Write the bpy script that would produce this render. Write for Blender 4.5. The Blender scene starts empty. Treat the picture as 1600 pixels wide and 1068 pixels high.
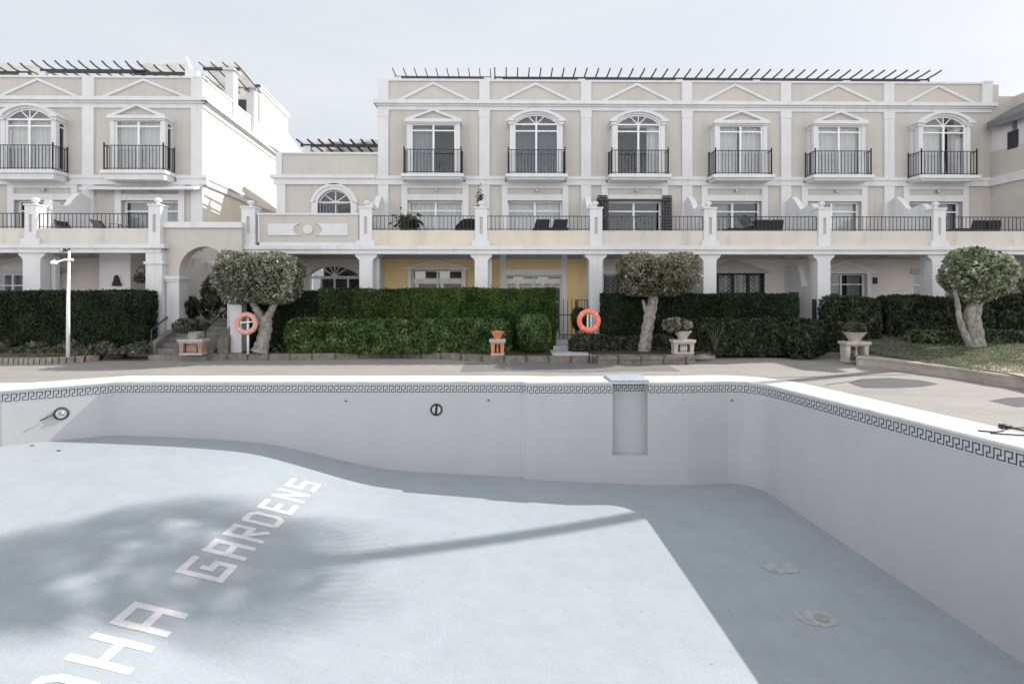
import bpy, math, random
import numpy as np
from mathutils import Vector, Matrix
random.seed(7); RNG = np.random.default_rng(7)
S = bpy.context.scene; COL = S.collection
# ---------------------------------------------------------------- camera, sky, sun, exposure
FP = 850.0; H = 2.0; TH = 0.0147; HV = 456.0          # focal (px of 1600), eye height, yaw, horizon row
cam = bpy.data.cameras.new('camera'); co = bpy.data.objects.new('camera', cam); COL.objects.link(co)
co.location = (0, 0, H); co.rotation_euler = (math.pi/2, 0, -TH)
cam.sensor_width = 36; cam.lens = 36*FP/1600; cam.shift_y = -(534-HV)/1600
cam.clip_start = .1; cam.clip_end = 3000; S.camera = co
SUN = Vector((1.22, .50, 1.0)).normalized()            # towards the sun
EL = math.asin(SUN.z); AZ = math.atan2(SUN.x, SUN.y)
w = bpy.data.worlds.new("World"); S.world = w; w.use_nodes = True
nt = w.node_tree; bg = nt.nodes['Background']
sky = nt.nodes.new('ShaderNodeTexSky'); sky.sky_type = 'NISHITA'; sky.sun_disc = False
sky.sun_elevation = EL; sky.sun_rotation = AZ; sky.air_density = 1.0; sky.dust_density = 2.5; sky.ozone_density = 1.0
tc = nt.nodes.new('ShaderNodeTexCoord'); mp = nt.nodes.new('ShaderNodeMapping'); mp.inputs['Scale'].default_value = (1.2, 1.2, 5)
nz = nt.nodes.new('ShaderNodeTexNoise'); nz.inputs['Scale'].default_value = 1.6; nz.inputs['Detail'].default_value = 5
cr = nt.nodes.new('ShaderNodeValToRGB'); cr.color_ramp.elements[0].position = .3; cr.color_ramp.elements[1].position = .75
cr.color_ramp.elements[0].color = (.80,)*3+(1,); cr.color_ramp.elements[1].color = (1,)*3+(1,)
mx = nt.nodes.new('ShaderNodeMix'); mx.data_type = 'RGBA'
nt.links.new(tc.outputs['Generated'], mp.inputs[0]); nt.links.new(mp.outputs[0], nz.inputs[0]); nt.links.new(nz.outputs[0], cr.inputs[0])
nt.links.new(cr.outputs[0], mx.inputs[0]); nt.links.new(sky.outputs[0], mx.inputs[6])
# thin cloud veil, plus added fill behind the camera to brighten facade and porch
sx = nt.nodes.new('ShaderNodeSeparateXYZ'); nt.links.new(tc.outputs['Generated'], sx.inputs[0])
mr = nt.nodes.new('ShaderNodeMapRange'); mr.interpolation_type = 'SMOOTHSTEP'; mr.inputs['From Min'].default_value = .35; mr.inputs['From Max'].default_value = -.75
nt.links.new(sx.outputs['Y'], mr.inputs['Value'])
vm = nt.nodes.new('ShaderNodeMix'); vm.data_type = 'RGBA'; vm.inputs[6].default_value = (5.8, 6.0, 6.3, 1); vm.inputs[7].default_value = (20.0, 19.6, 19.3, 1)
mz = nt.nodes.new('ShaderNodeMapRange'); mz.interpolation_type = 'SMOOTHSTEP'; mz.inputs['From Min'].default_value = .08; mz.inputs['From Max'].default_value = .52; mz.inputs['To Min'].default_value = 1; mz.inputs['To Max'].default_value = .18
nt.links.new(sx.outputs['Z'], mz.inputs['Value']); mq = nt.nodes.new('ShaderNodeMath'); mq.operation = 'MULTIPLY'
nt.links.new(mr.outputs[0], mq.inputs[0]); nt.links.new(mz.outputs[0], mq.inputs[1]); nt.links.new(mq.outputs[0], vm.inputs[0]); nt.links.new(vm.outputs[2], mx.inputs[7])
nt.links.new(mx.outputs[2], bg.inputs[0]); bg.inputs[1].default_value = .12
sl = bpy.data.lights.new('sun', 'SUN'); so = bpy.data.objects.new('sun', sl); COL.objects.link(so)
sl.energy = 5.0; sl.angle = math.radians(.45); sl.color = (1, .965, .91)
so.rotation_euler = SUN.to_track_quat('Z', 'Y').to_euler()
S.view_settings.view_transform = 'Standard'; S.view_settings.look = 'None'
S.view_settings.exposure = 0.28; S.view_settings.gamma = 1
S.cycles.max_bounces = 8; S.cycles.diffuse_bounces = 4; S.cycles.transparent_max_bounces = 12

# ---------------------------------------------------------------- measuring helpers: photo position + depth -> place in the world
def PX(u, Y): a = (u-800)/FP; return Y*(a+TH)/(1-a*TH)
def PZ(v, Y, u=800): a = (u-800)/FP; return H+(HV-v)/FP*Y/(1-a*TH)
def G(u, v, z=0.):
    t = (H-z)*FP/(v-HV); a = (u-800)/FP
    return (t*(a+TH), t*(1-a*TH))
YF, YB = 19.9, 17.6          # main facade, terrace front
LF, LB = 19.5, 17.2          # left building
# ---------------------------------------------------------------- mesh builder
class MB:
    def __init__(s): s.v = []; s.f = []
    def add(s, vs, fs):
        n = len(s.v); s.v += [tuple(p) for p in vs]; s.f += [tuple(i+n for i in f) for f in fs]; return s
    def box(s, x0, x1, y0, y1, z0, z1):
        if x0 > x1: x0, x1 = x1, x0
        if y0 > y1: y0, y1 = y1, y0
        if z0 > z1: z0, z1 = z1, z0
        return s.add([(x0,y0,z0),(x1,y0,z0),(x1,y1,z0),(x0,y1,z0),(x0,y0,z1),(x1,y0,z1),(x1,y1,z1),(x0,y1,z1)],
                     [(0,3,2,1),(4,5,6,7),(0,1,5,4),(1,2,6,5),(2,3,7,6),(3,0,4,7)])
    def frustum(s, cx, cy, z0, z1, a0, b0, a1, b1):
        return s.add([(cx-a0,cy-b0,z0),(cx+a0,cy-b0,z0),(cx+a0,cy+b0,z0),(cx-a0,cy+b0,z0),
                      (cx-a1,cy-b1,z1),(cx+a1,cy-b1,z1),(cx+a1,cy+b1,z1),(cx-a1,cy+b1,z1)],
                     [(0,3,2,1),(4,5,6,7),(0,1,5,4),(1,2,6,5),(2,3,7,6),(3,0,4,7)])
    def prism(s, poly, a0, a1, plane='xz'):
        n = len(poly)
        def m(p, a): return (p[0],a,p[1]) if plane == 'xz' else ((a,p[0],p[1]) if plane == 'yz' else (p[0],p[1],a))
        return s.add([m(p,a0) for p in poly]+[m(p,a1) for p in poly],
                     [tuple(range(n)), tuple(range(2*n-1,n-1,-1))]+[(i,(i+1)%n,n+(i+1)%n,n+i) for i in range(n)])
    def strip(s, inner, outer, y0, y1):      # band between two xz lines, extruded in y (arch mouldings)
        for i in range(len(inner)-1):
            s.prism([inner[i], inner[i+1], outer[i+1], outer[i]], y0, y1)
        return s
    def bar(s, p, q, r, n=4, r2=None):
        p = Vector(p); q = Vector(q); d = (q-p)
        if d.length < 1e-6: return s
        r2 = r if r2 is None else r2
        d.normalize(); a = d.orthogonal().normalized() if n > 4 else (d.cross(Vector((0,0,1))) if abs(d.z) < .95 else Vector((1,0,0))).normalized()
        b = d.cross(a).normalized(); vs = []
        for c, rr in ((p, r), (q, r2)):
            for i in range(n):
                t = 2*math.pi*(i+.5)/n; vs.append(c+a*math.cos(t)*rr+b*math.sin(t)*rr)
        return s.add(vs, [(i,(i+1)%n,n+(i+1)%n,n+i) for i in range(n)]+[tuple(range(n-1,-1,-1)), tuple(range(n,2*n))])
    def tube(s, pts, rs, n=8, cap=True):
        pts = [Vector(p) for p in pts]; vs = []; a = None
        if not hasattr(rs, '__len__'): rs = [rs]*len(pts)
        for i, p in enumerate(pts):
            d = (pts[min(i+1,len(pts)-1)]-pts[max(i-1,0)]).normalized()
            a = d.orthogonal().normalized() if a is None else (a-d*a.dot(d)).normalized()
            b = d.cross(a)
            for k in range(n):
                t = 2*math.pi*k/n; vs.append(p+(a*math.cos(t)+b*math.sin(t))*rs[i])
        fs = [(i*n+k, i*n+(k+1)%n, (i+1)*n+(k+1)%n, (i+1)*n+k) for i in range(len(pts)-1) for k in range(n)]
        if cap: fs += [tuple(range(n-1,-1,-1)), tuple(range((len(pts)-1)*n, len(pts)*n))]
        return s.add(vs, fs)
    def lathe(s, prof, c, n=16, axis='z', sx=1, sy=1):
        vs = []
        for r, z in prof:
            for k in range(n):
                t = 2*math.pi*k/n
                vs.append((c[0]+r*math.cos(t)*sx, c[1]+r*math.sin(t)*sy, c[2]+z) if axis == 'z' else (c[0]+r*math.cos(t), c[1]+z, c[2]+r*math.sin(t)))
        m = len(prof)
        fs = [(i*n+k, i*n+(k+1)%n, (i+1)*n+(k+1)%n, (i+1)*n+k) for i in range(m-1) for k in range(n)]
        fs += [tuple(range(n-1,-1,-1)), tuple(range((m-1)*n, m*n))]
        return s.add(vs, fs)
    def ring(s, c, R, r, nrm=(0,-1,0), n=32, m=10):
        nrm = Vector(nrm).normalized(); a = Vector((0,0,1)); b = nrm.cross(a).normalized(); a = b.cross(nrm); c = Vector(c); vs = []
        for i in range(n):
            t = 2*math.pi*i/n; d = a*math.cos(t)+b*math.sin(t)
            for k in range(m):
                q = 2*math.pi*k/m; vs.append(c+d*(R+r*math.cos(q))+nrm*(r*math.sin(q)))
        return s.add(vs, [(i*m+k, i*m+(k+1)%m, ((i+1)%n)*m+(k+1)%m, ((i+1)%n)*m+k) for i in range(n) for k in range(m)])
    def wall(s, x0, x1, z0, z1, y0, y1, holes):   # wall panel in xz with rectangular holes and reveals
        hs = [(max(a,x0),min(b,x1),max(c,z0),min(d,z1)) for a,b,c,d in holes if b > x0 and a < x1 and d > z0 and c < z1]
        xs = sorted({x0,x1,*[h[0] for h in hs],*[h[1] for h in hs]}); zs = sorted({z0,z1,*[h[2] for h in hs],*[h[3] for h in hs]})
        def solid(i, j):
            if i < 0 or j < 0 or i >= len(xs)-1 or j >= len(zs)-1: return None
            cx = (xs[i]+xs[i+1])/2; cz = (zs[j]+zs[j+1])/2
            return not any(a < cx < b and c < cz < d for a,b,c,d in hs)
        for i in range(len(xs)-1):
            for j in range(len(zs)-1):
                if not solid(i, j): continue
                a, b, c, d = xs[i], xs[i+1], zs[j], zs[j+1]
                s.add([(a,y0,c),(b,y0,c),(b,y0,d),(a,y0,d)], [(0,1,2,3)]); s.add([(a,y1,c),(b,y1,c),(b,y1,d),(a,y1,d)], [(3,2,1,0)])
                if not solid(i-1, j): s.add([(a,y0,c),(a,y0,d),(a,y1,d),(a,y1,c)], [(0,1,2,3)])
                if not solid(i+1, j): s.add([(b,y0,c),(b,y1,c),(b,y1,d),(b,y0,d)], [(0,1,2,3)])
                if not solid(i, j-1): s.add([(a,y0,c),(a,y1,c),(b,y1,c),(b,y0,c)], [(0,1,2,3)])
                if not solid(i, j+1): s.add([(a,y0,d),(b,y0,d),(b,y1,d),(a,y1,d)], [(0,1,2,3)])
        return s
    def build(s, name, mat, parent=None, smooth=False, bevel=0, label=None, cat=None, group=None, kind=None, origin=None):
        me = bpy.data.meshes.new(name)
        off = WL.get(parent.name, Vector()) if parent else (Vector(origin) if origin is not None else None)
        if off is None:
            if kind == 'structure' or not s.v: off = Vector()
            else:
                A = np.array([tuple(p) for p in s.v]); mn = A.min(0); mxx = A.max(0); off = Vector(((mn[0]+mxx[0])/2, (mn[1]+mxx[1])/2, mn[2]))
        if parent:
            me.from_pydata([tuple(p) for p in s.v], [], s.f)
        else:
            me.from_pydata([(p[0]-off.x, p[1]-off.y, p[2]-off.z) for p in s.v], [], s.f)
        me.update()
        o = bpy.data.objects.new(name, me); COL.objects.link(o)
        if mat: me.materials.append(mat)
        if smooth:
            me.shade_smooth() if hasattr(me, 'shade_smooth') else None
        if bevel:
            b = o.modifiers.new('bevel', 'BEVEL'); b.width = bevel; b.segments = 2; b.limit_method = 'ANGLE'; b.angle_limit = .6
        return place(o, parent, off, label, cat, group, kind)
WL = {}
def place(o, parent, off, label=None, cat=None, group=None, kind=None):
    if parent:
        o.parent = parent; o.matrix_parent_inverse = Matrix.Translation(-WL[parent.name]); WL[o.name] = Vector((0,0,0)) if False else Vector()
        WL[o.name] = Vector()            # part meshes are written in world coordinates
    else:
        o.location = off; WL[o.name] = Vector(off)
    for k, x in (('label',label),('category',cat),('group',group),('kind',kind)):
        if x: o[k] = x
    return o
def thing(name, label, cat, loc=(0,0,0), group=None):
    o = bpy.data.objects.new(name, None); COL.objects.link(o); o.empty_display_size = .2
    return place(o, None, Vector(loc), label, cat, group)
def leafmesh(name, P, N, size, mat, parent=None, jitter=.9, aspect=1.7, smooth=False, **kw):
    """one small folded quad per point; P (n,3) positions, N (n,3) rough outward normals"""
    n = len(P)
    R = RNG.normal(size=(n,3)); N = N+R*jitter; N /= np.linalg.norm(N,axis=1,keepdims=True)+1e-9
    T = np.cross(N, RNG.normal(size=(n,3))); T /= np.linalg.norm(T,axis=1,keepdims=True)+1e-9
    B = np.cross(N, T); sz = size*RNG.uniform(.6,1.3,(n,1)); 
    a = P-T*sz*.5*aspect; c = P+T*sz*.5*aspect; b = P+B*sz*.5+N*sz*.12; d = P-B*sz*.5+N*sz*.12
    V = np.stack([a,b,c,d],1).reshape(-1,3).astype(np.float32)
    off = WL.get(parent.name, Vector()) if parent else None
    if parent is None:
        mn = V.min(0); mxx = V.max(0); off = Vector(((mn[0]+mxx[0])/2,(mn[1]+mxx[1])/2,mn[2])); V = V-np.array(off, dtype=np.float32)
    me = bpy.data.meshes.new(name); me.vertices.add(4*n); me.vertices.foreach_set('co', V.ravel())
    me.loops.add(4*n); me.loops.foreach_set('vertex_index', np.arange(4*n, dtype=np.int32))
    me.polygons.add(n); me.polygons.foreach_set('loop_start', np.arange(0,4*n,4, dtype=np.int32))
    me.update(calc_edges=True); me.validate()
    me.materials.append(mat)
    o = bpy.data.objects.new(name, me); COL.objects.link(o)
    return place(o, parent, off, **kw)

# ---------------------------------------------------------------- materials
def mat(name, col, rough=.7, var=.06, scale=3., bump=.0, bscale=60., spec=.3, metal=0., stain=None, stain_scale=(1,1,1), stain_amt=.0, col2=None, speck=0):
    m = bpy.data.materials.new(name); m.use_nodes = True; t = m.node_tree; b = t.nodes['Principled BSDF']
    b.inputs['Roughness'].default_value = rough; b.inputs['Metallic'].default_value = metal; b.inputs['Specular IOR Level'].default_value = spec
    g = t.nodes.new('ShaderNodeNewGeometry')
    n1 = t.nodes.new('ShaderNodeTexNoise'); n1.inputs['Scale'].default_value = scale; n1.inputs['Detail'].default_value = 6; n1.inputs['Roughness'].default_value = .6
    t.links.new(g.outputs['Position'], n1.inputs[0])
    r = t.nodes.new('ShaderNodeValToRGB'); r.color_ramp.elements[0].position = .3; r.color_ramp.elements[1].position = .7
    c2 = col2 or tuple(c*(1+var) for c in col)
    r.color_ramp.elements[0].color = tuple(c*(1-var) for c in col)+(1,) ; r.color_ramp.elements[1].color = tuple(min(1,c) for c in c2)+(1,)
    t.links.new(n1.outputs[0], r.inputs[0]); out = r.outputs[0]
    if stain:
        mp = t.nodes.new('ShaderNodeMapping'); mp.inputs['Scale'].default_value = stain_scale; t.links.new(g.outputs['Position'], mp.inputs[0])
        n2 = t.nodes.new('ShaderNodeTexNoise'); n2.inputs['Scale'].default_value = 1; n2.inputs['Detail'].default_value = 7; n2.inputs['Roughness'].default_value = .65
        t.links.new(mp.outputs[0], n2.inputs[0])
        r2 = t.nodes.new('ShaderNodeValToRGB'); r2.color_ramp.elements[0].position = .5; r2.color_ramp.elements[1].position = .75
        r2.color_ramp.elements[0].color = (0,0,0,1); r2.color_ramp.elements[1].color = (stain_amt,)*3+(1,)
        t.links.new(n2.outputs[0], r2.inputs[0]); mm = t.nodes.new('ShaderNodeMix'); mm.data_type = 'RGBA'
        t.links.new(r2.outputs[0], mm.inputs[0]); t.links.new(out, mm.inputs[6]); mm.inputs[7].default_value = tuple(stain)+(1,); out = mm.outputs[2]
    if speck:
        n4 = t.nodes.new('ShaderNodeTexNoise'); n4.inputs['Scale'].default_value = 38; n4.inputs['Detail'].default_value = 3; t.links.new(g.outputs['Position'], n4.inputs[0])
        r4 = t.nodes.new('ShaderNodeMapRange'); r4.inputs['From Min'].default_value = .3; r4.inputs['From Max'].default_value = .7; r4.inputs['To Min'].default_value = 1-speck; r4.inputs['To Max'].default_value = 1+speck
        t.links.new(n4.outputs[0], r4.inputs['Value']); vm = t.nodes.new('ShaderNodeVectorMath'); vm.operation = 'SCALE'; t.links.new(out, vm.inputs[0]); t.links.new(r4.outputs[0], vm.inputs['Scale']); out = vm.outputs[0]
    t.links.new(out, b.inputs['Base Color'])
    if bump:
        n3 = t.nodes.new('ShaderNodeTexNoise'); n3.inputs['Scale'].default_value = bscale; n3.inputs['Detail'].default_value = 4
        t.links.new(g.outputs['Position'], n3.inputs[0]); bp = t.nodes.new('ShaderNodeBump'); bp.inputs['Strength'].default_value = bump; bp.inputs['Distance'].default_value = .01
        t.links.new(n3.outputs[0], bp.inputs['Height']); t.links.new(bp.outputs[0], b.inputs['Normal'])
    return m
def leafmat(name, dark, light, clump=2.5, pale=None):
    m = bpy.data.materials.new(name); m.use_nodes = True; t = m.node_tree; b = t.nodes['Principled BSDF']
    b.inputs['Roughness'].default_value = .55; b.inputs['Specular IOR Level'].default_value = .25
    g = t.nodes.new('ShaderNodeNewGeometry'); n1 = t.nodes.new('ShaderNodeTexNoise'); n1.inputs['Scale'].default_value = clump; n1.inputs['Detail'].default_value = 4
    t.links.new(g.outputs['Position'], n1.inputs[0])
    ad = t.nodes.new('ShaderNodeMath'); ad.operation = 'MULTIPLY_ADD'; ad.inputs[1].default_value = .55; t.links.new(g.outputs['Random Per Island'], ad.inputs[0])
    m2 = t.nodes.new('ShaderNodeMath'); m2.operation = 'MULTIPLY_ADD'; m2.inputs[1].default_value = 1.5; m2.inputs[2].default_value = -.5; t.links.new(n1.outputs[0], m2.inputs[0])
    t.links.new(m2.outputs[0], ad.inputs[2])
    r = t.nodes.new('ShaderNodeValToRGB'); r.color_ramp.elements[0].color = tuple(dark)+(1,); r.color_ramp.elements[1].color = tuple(light)+(1,)
    r.color_ramp.elements[0].position = .15; r.color_ramp.elements[1].position = .85
    if pale: e = r.color_ramp.elements.new(.97); e.color = tuple(pale)+(1,)
    t.links.new(ad.outputs[0], r.inputs[0]); t.links.new(r.outputs[0], b.inputs['Base Color'])
    tr = t.nodes.new('ShaderNodeBsdfTranslucent'); t.links.new(r.outputs[0], tr.inputs[0]); ms = t.nodes.new('ShaderNodeMixShader'); ms.inputs[0].default_value = .36
    t.links.new(b.outputs[0], ms.inputs[1]); t.links.new(tr.outputs[0], ms.inputs[2]); t.links.new(ms.outputs[0], t.nodes['Material Output'].inputs[0])
    return m
def glassmat(name, tint=(.88,.90,.91), refl=.02):
    m = bpy.data.materials.new(name); m.use_nodes = True; t = m.node_tree; t.nodes.remove(t.nodes['Principled BSDF'])
    a = t.nodes.new('ShaderNodeBsdfTransparent'); a.inputs[0].default_value = tint+(1,)
    b = t.nodes.new('ShaderNodeBsdfGlossy'); b.inputs['Roughness'].default_value = .02; b.inputs[0].default_value = (.9,.93,.96,1)
    f = t.nodes.new('ShaderNodeFresnel'); f.inputs[0].default_value = 1.5
    ad = t.nodes.new('ShaderNodeMath'); ad.inputs[1].default_value = refl; t.links.new(f.outputs[0], ad.inputs[0])
    ms = t.nodes.new('ShaderNodeMixShader'); t.links.new(ad.outputs[0], ms.inputs[0]); t.links.new(a.outputs[0], ms.inputs[1]); t.links.new(b.outputs[0], ms.inputs[2])
    t.links.new(ms.outputs[0], t.nodes['Material Output'].inputs[0]); return m
M = {}
M['trim'] = mat('white_painted_stucco', (.67,.675,.69), .75, .035, 1.2, .15, 90, stain=(.42,.42,.41), stain_scale=(3.5,3.5,.5), stain_amt=.38)
M['beige'] = mat('beige_stucco', (.525,.50,.465), .85, .04, .9, .25, 110, stain=(.38,.36,.34), stain_scale=(2.6,2.6,.3), stain_amt=.42)
M['cream'] = mat('cream_parapet_stucco', (.60,.575,.53), .85, .05, 1.5, .25, 110, stain=(.33,.31,.27), stain_scale=(2.6,2.6,.5), stain_amt=.5)
M['creamw'] = mat('warm_cream_parapet_stucco', (.64,.59,.50), .85, .05, 1.5, .25, 110, stain=(.38,.33,.25), stain_scale=(2.6,2.6,.5), stain_amt=.5)
M['ptrim'] = mat('porch_lightened_trim', (.84,.84,.86), .7, .03, 2)  # white trim copy, lighter to stand in for light missing under the porch
M['yellow'] = mat('yellow_stucco', (.93,.73,.38), .85, .04, 1.2, .2, 100, stain=(.5,.36,.18), stain_scale=(1.5,1.5,.4), stain_amt=.3)
M['bone'] = mat('porch_lightened_stucco', (.76,.71,.67), .85, .04, 1.2, .2, 100)  # beige stucco lightened to make up for dim light in porch and passage
M['sidewall'] = mat('pale_cream_stucco', (.70,.66,.60), .85, .03, 1., .2, 100)
M['ceil'] = mat('soffit_paint', (.86,.86,.87), .8, .03, 1.5)
M['upvc'] = mat('white_window_frame', (.80,.81,.83), .4, .02)
M['iron'] = mat('dark_painted_iron', (.035,.037,.045), .5, .2, 8, spec=.4)
M['rattan'] = mat('black_rattan', (.022,.022,.026), .7, .3, 60, .6, 160)
M['glass'] = glassmat('window_glass'); M['glassr'] = glassmat('reflective_glass', (.7,.75,.8), .35)
M['curt'] = mat('white_curtain', (.76,.75,.74), .9, .04, 3); M['curtd'] = mat('blue_grey_curtain', (.16,.18,.23), .9, .1, 3); M['curtm'] = mat('grey_curtain', (.38,.39,.41), .9, .08, 3)
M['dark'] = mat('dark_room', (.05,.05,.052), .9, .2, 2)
M['canvas'] = mat('weathered_canvas', (.55,.55,.53), .9, .12, 3, .3, 20, stain=(.25,.25,.24), stain_scale=(2,2,2), stain_amt=.7)
def thin(m, f=.5):
    t = m.node_tree; b = t.nodes['Principled BSDF']; tr = t.nodes.new('ShaderNodeBsdfTranslucent'); l = b.inputs['Base Color'].links[0]; t.links.new(l.from_socket, tr.inputs[0])
    ms = t.nodes.new('ShaderNodeMixShader'); ms.inputs[0].default_value = f; t.links.new(b.outputs[0], ms.inputs[1]); t.links.new(tr.outputs[0], ms.inputs[2]); t.links.new(ms.outputs[0], t.nodes['Material Output'].inputs[0])
thin(M['canvas'])
M['canvasg'] = mat('grey_reed_screen', (.17,.18,.19), .9, .3, 20)
M['poolwall'] = mat('white_pool_paint', (.455,.46,.475), .6, .035, .8, .12, 40, stain=(.41,.415,.41), stain_scale=(2.2,2.2,.45), stain_amt=.45)
M['coping'] = mat('white_coping_stone', (.64,.64,.63), .6, .05, 4, .15, 60, stain=(.36,.35,.33), stain_scale=(2.5,2.5,1.5), stain_amt=.65)
M['key'] = mat('navy_mosaic_tile', (.03,.038,.065), .35, .5, 9)
M['tileband'] = mat('pale_blue_mosaic', (.50,.51,.53), .35, .06, 30)
M['joint'] = mat('grey_joint_mortar', (.42,.41,.40), .9)
M['blueslab'] = mat('pale_blue_glazed_slab', (.40,.45,.51), .4, .15, 10)
M['letter'] = mat('white_floor_paint', (.60,.59,.60), .6, .06, 6, stain=(.42,.44,.46), stain_scale=(7,7,7), stain_amt=.5)
M['trunk'] = mat('grey_bark', (.23,.215,.20), .95, .3, 9, 1.0, 22, col2=(.44,.42,.39), stain=(.09,.08,.07), stain_scale=(22,22,2.2), stain_amt=.85)
M['twig'] = mat('twig_bark', (.10,.085,.07), .9, .3, 9)
M['orange'] = mat('orange_buoy_plastic', (.80,.20,.13), .5, .1, 5); M['pink'] = mat('faded_salmon_buoy_plastic', (.66,.33,.28), .6, .1, 5)
M['paintw'] = mat('white_paint_metal', (.8,.8,.8), .45, .04); M['rope'] = mat('white_rope', (.7,.68,.64), .9)
M['terra'] = mat('terracotta', (.62,.24,.13), .8, .12, 12, .3, 60); M['terrap'] = mat('weathered_terracotta', (.40,.25,.19), .9, .3, 12, .4, 60)
M['stone'] = mat('weathered_cast_stone', (.34,.32,.29), .9, .2, 7, .6, 50, stain=(.12,.11,.1), stain_scale=(4,4,4), stain_amt=.6)
M['stonel'] = mat('pale_cast_stone', (.48,.44,.41), .85, .15, 7, .5, 50, stain=(.16,.15,.14), stain_scale=(5,5,5), stain_amt=.5)
M['kerb'] = mat('weathered_stone_kerb', (.23,.215,.19), .9, .35, 5, .8, 30, stain=(.07,.065,.055), stain_scale=(3,3,6), stain_amt=.8)
M['kerbp'] = mat('pinkish_kerb_stone', (.42,.37,.34), .9, .12, 5, .4, 50, stain=(.2,.17,.15), stain_scale=(2,2,6), stain_amt=.5)
M['step'] = mat('grey_step_stone', (.22,.215,.21), .9, .2, 5, .5, 40, stain=(.10,.10,.095), stain_scale=(3,3,3), stain_amt=.7)
M['soil'] = mat('dark_soil', (.055,.045,.035), 1, .4, 12, 1, 30)
M['lawn'] = mat('lawn_base', (.17,.185,.135), 1, .2, 2, .8, 60)
M['dry'] = mat('sunlit_straw_grass', (.36,.32,.24), 1, .2, 20, .8, 60)  # straw colour that also carries the sunlit brightness of the lawn
M['path'] = mat('white_stone_path', (.50,.50,.51), .8, .1, 6, .3, 40)
M['deckd'] = mat('dark_grey_deck', (.095,.095,.10), .85, .15, 20, .6, 150)  # flat dark grey for the deck patches and joint lines
M['patio'] = mat('pale_patio_tile', (.70,.68,.65), .7, .05, 5)
M['pave'] = mat('grey_paver', (.17,.167,.165), .85, .1, 9, .4, 80)
M['hedge_g'] = leafmat('bright_green_hedge_leaf', (.014,.036,.009), (.105,.19,.045), 1.6)
M['hedge_b'] = leafmat('patchy_green_hedge_leaf', (.014,.026,.009), (.085,.145,.035), 1.2, (.16,.12,.07))
M['hedge_v'] = leafmat('glossy_green_leaf', (.014,.036,.010), (.15,.24,.08), 2.5, (.32,.40,.22))
M['hedge_d'] = leafmat('dark_conifer_leaf', (.008,.016,.008), (.045,.072,.034), 1.6)
M['hedge_k'] = leafmat('dark_shrub_leaf', (.008,.013,.007), (.08,.10,.055), 3, (.16,.19,.12))
M['shrub'] = leafmat('dull_green_shrub_leaf', (.02,.03,.015), (.16,.20,.11), 3, (.36,.40,.27))
M['cover'] = leafmat('pale_ground_cover_leaf', (.06,.065,.045), (.24,.25,.19), 3, (.45,.44,.36))
M['lav'] = leafmat('grey_green_leaf', (.03,.036,.025), (.12,.135,.10), 4, (.2,.22,.17))
M['tree1'] = leafmat('grey_green_tree_leaf', (.035,.043,.026), (.34,.36,.27), 4.5, (.75,.76,.66))
M['tree2'] = leafmat('brownish_tree_leaf', (.04,.038,.026), (.28,.28,.20), 3.5, (.60,.60,.48))
M['tree3'] = leafmat('sunlit_pale_tree_leaf', (.05,.065,.03), (.50,.54,.38), 4, (.85,.86,.76))  # pale leaf tones stand in for sun on this crown
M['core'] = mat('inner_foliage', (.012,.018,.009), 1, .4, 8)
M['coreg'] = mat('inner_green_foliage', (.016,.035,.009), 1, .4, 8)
M['grass'] = leafmat('grass_blade', (.12,.135,.09), (.25,.26,.18), 2)
M['palm'] = leafmat('palm_frond', (.02,.04,.015), (.07,.10,.04), 3)
M['lamp'] = mat('lamp_glass', (.6,.6,.58), .2); M['steel'] = mat('stainless_steel', (.45,.46,.47), .35, .1, metal=.8)
M['wood'] = mat('carved_wood', (.06,.035,.025), .7, .3, 20)
M['black'] = mat('black_cover_fabric', (.015,.015,.018), .8, .3, 8)
def brickmat(nm='brick_kerb', wsc=2.2, jd=.05, ca=(.13,.10,.09,1), cb=(.42,.38,.34,1), th=.12):
    m = mat(nm, (.3,.3,.3)); t = m.node_tree; b = t.nodes['Principled BSDF']; g = t.nodes['Geometry'] if 'Geometry' in t.nodes else t.nodes.new('ShaderNodeNewGeometry')
    n = t.nodes.new('ShaderNodeTexNoise'); n.inputs['Scale'].default_value = 7; t.links.new(g.outputs['Position'], n.inputs[0])
    wv = t.nodes.new('ShaderNodeTexWave'); wv.inputs['Scale'].default_value = wsc; wv.bands_direction = 'X'; t.links.new(g.outputs['Position'], wv.inputs[0])
    r = t.nodes.new('ShaderNodeValToRGB'); r.color_ramp.elements[0].position = .03; r.color_ramp.elements[1].position = th; r.color_ramp.elements[0].color = (jd,jd*.95,jd*.9,1); r.color_ramp.elements[1].color = (1,1,1,1)
    t.links.new(wv.outputs[0], r.inputs[0]); r2 = t.nodes.new('ShaderNodeValToRGB'); r2.color_ramp.elements[0].color = ca; r2.color_ramp.elements[1].color = cb; t.links.new(n.outputs[0], r2.inputs[0])
    mm = t.nodes.new('ShaderNodeMix'); mm.data_type = 'RGBA'; mm.blend_type = 'MULTIPLY'; mm.inputs[0].default_value = 1
    t.links.new(r.outputs[0], mm.inputs[6]); t.links.new(r2.outputs[0], mm.inputs[7]); t.links.new(mm.outputs[2], b.inputs['Base Color']); return m
M['brick'] = brickmat()
M['kerb'] = brickmat('mossy_kerb_stone', .5, .5, (.05,.046,.038,1), (.30,.275,.24,1), .008)
M['deck'] = mat('sandy_concrete_deck', (.285,.27,.255), .85, .06, .8, .5, 120, stain=(.20,.19,.18), stain_scale=(.45,1.2,1), stain_amt=.7, speck=.22)
M['poolfloor'] = mat('pale_blue_pool_floor_paint', (.318,.352,.380), .5, .05, 2.2, .4, 34, speck=.05, stain=(.355,.385,.41), stain_scale=(.6,2.2,1), stain_amt=.6)
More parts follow.
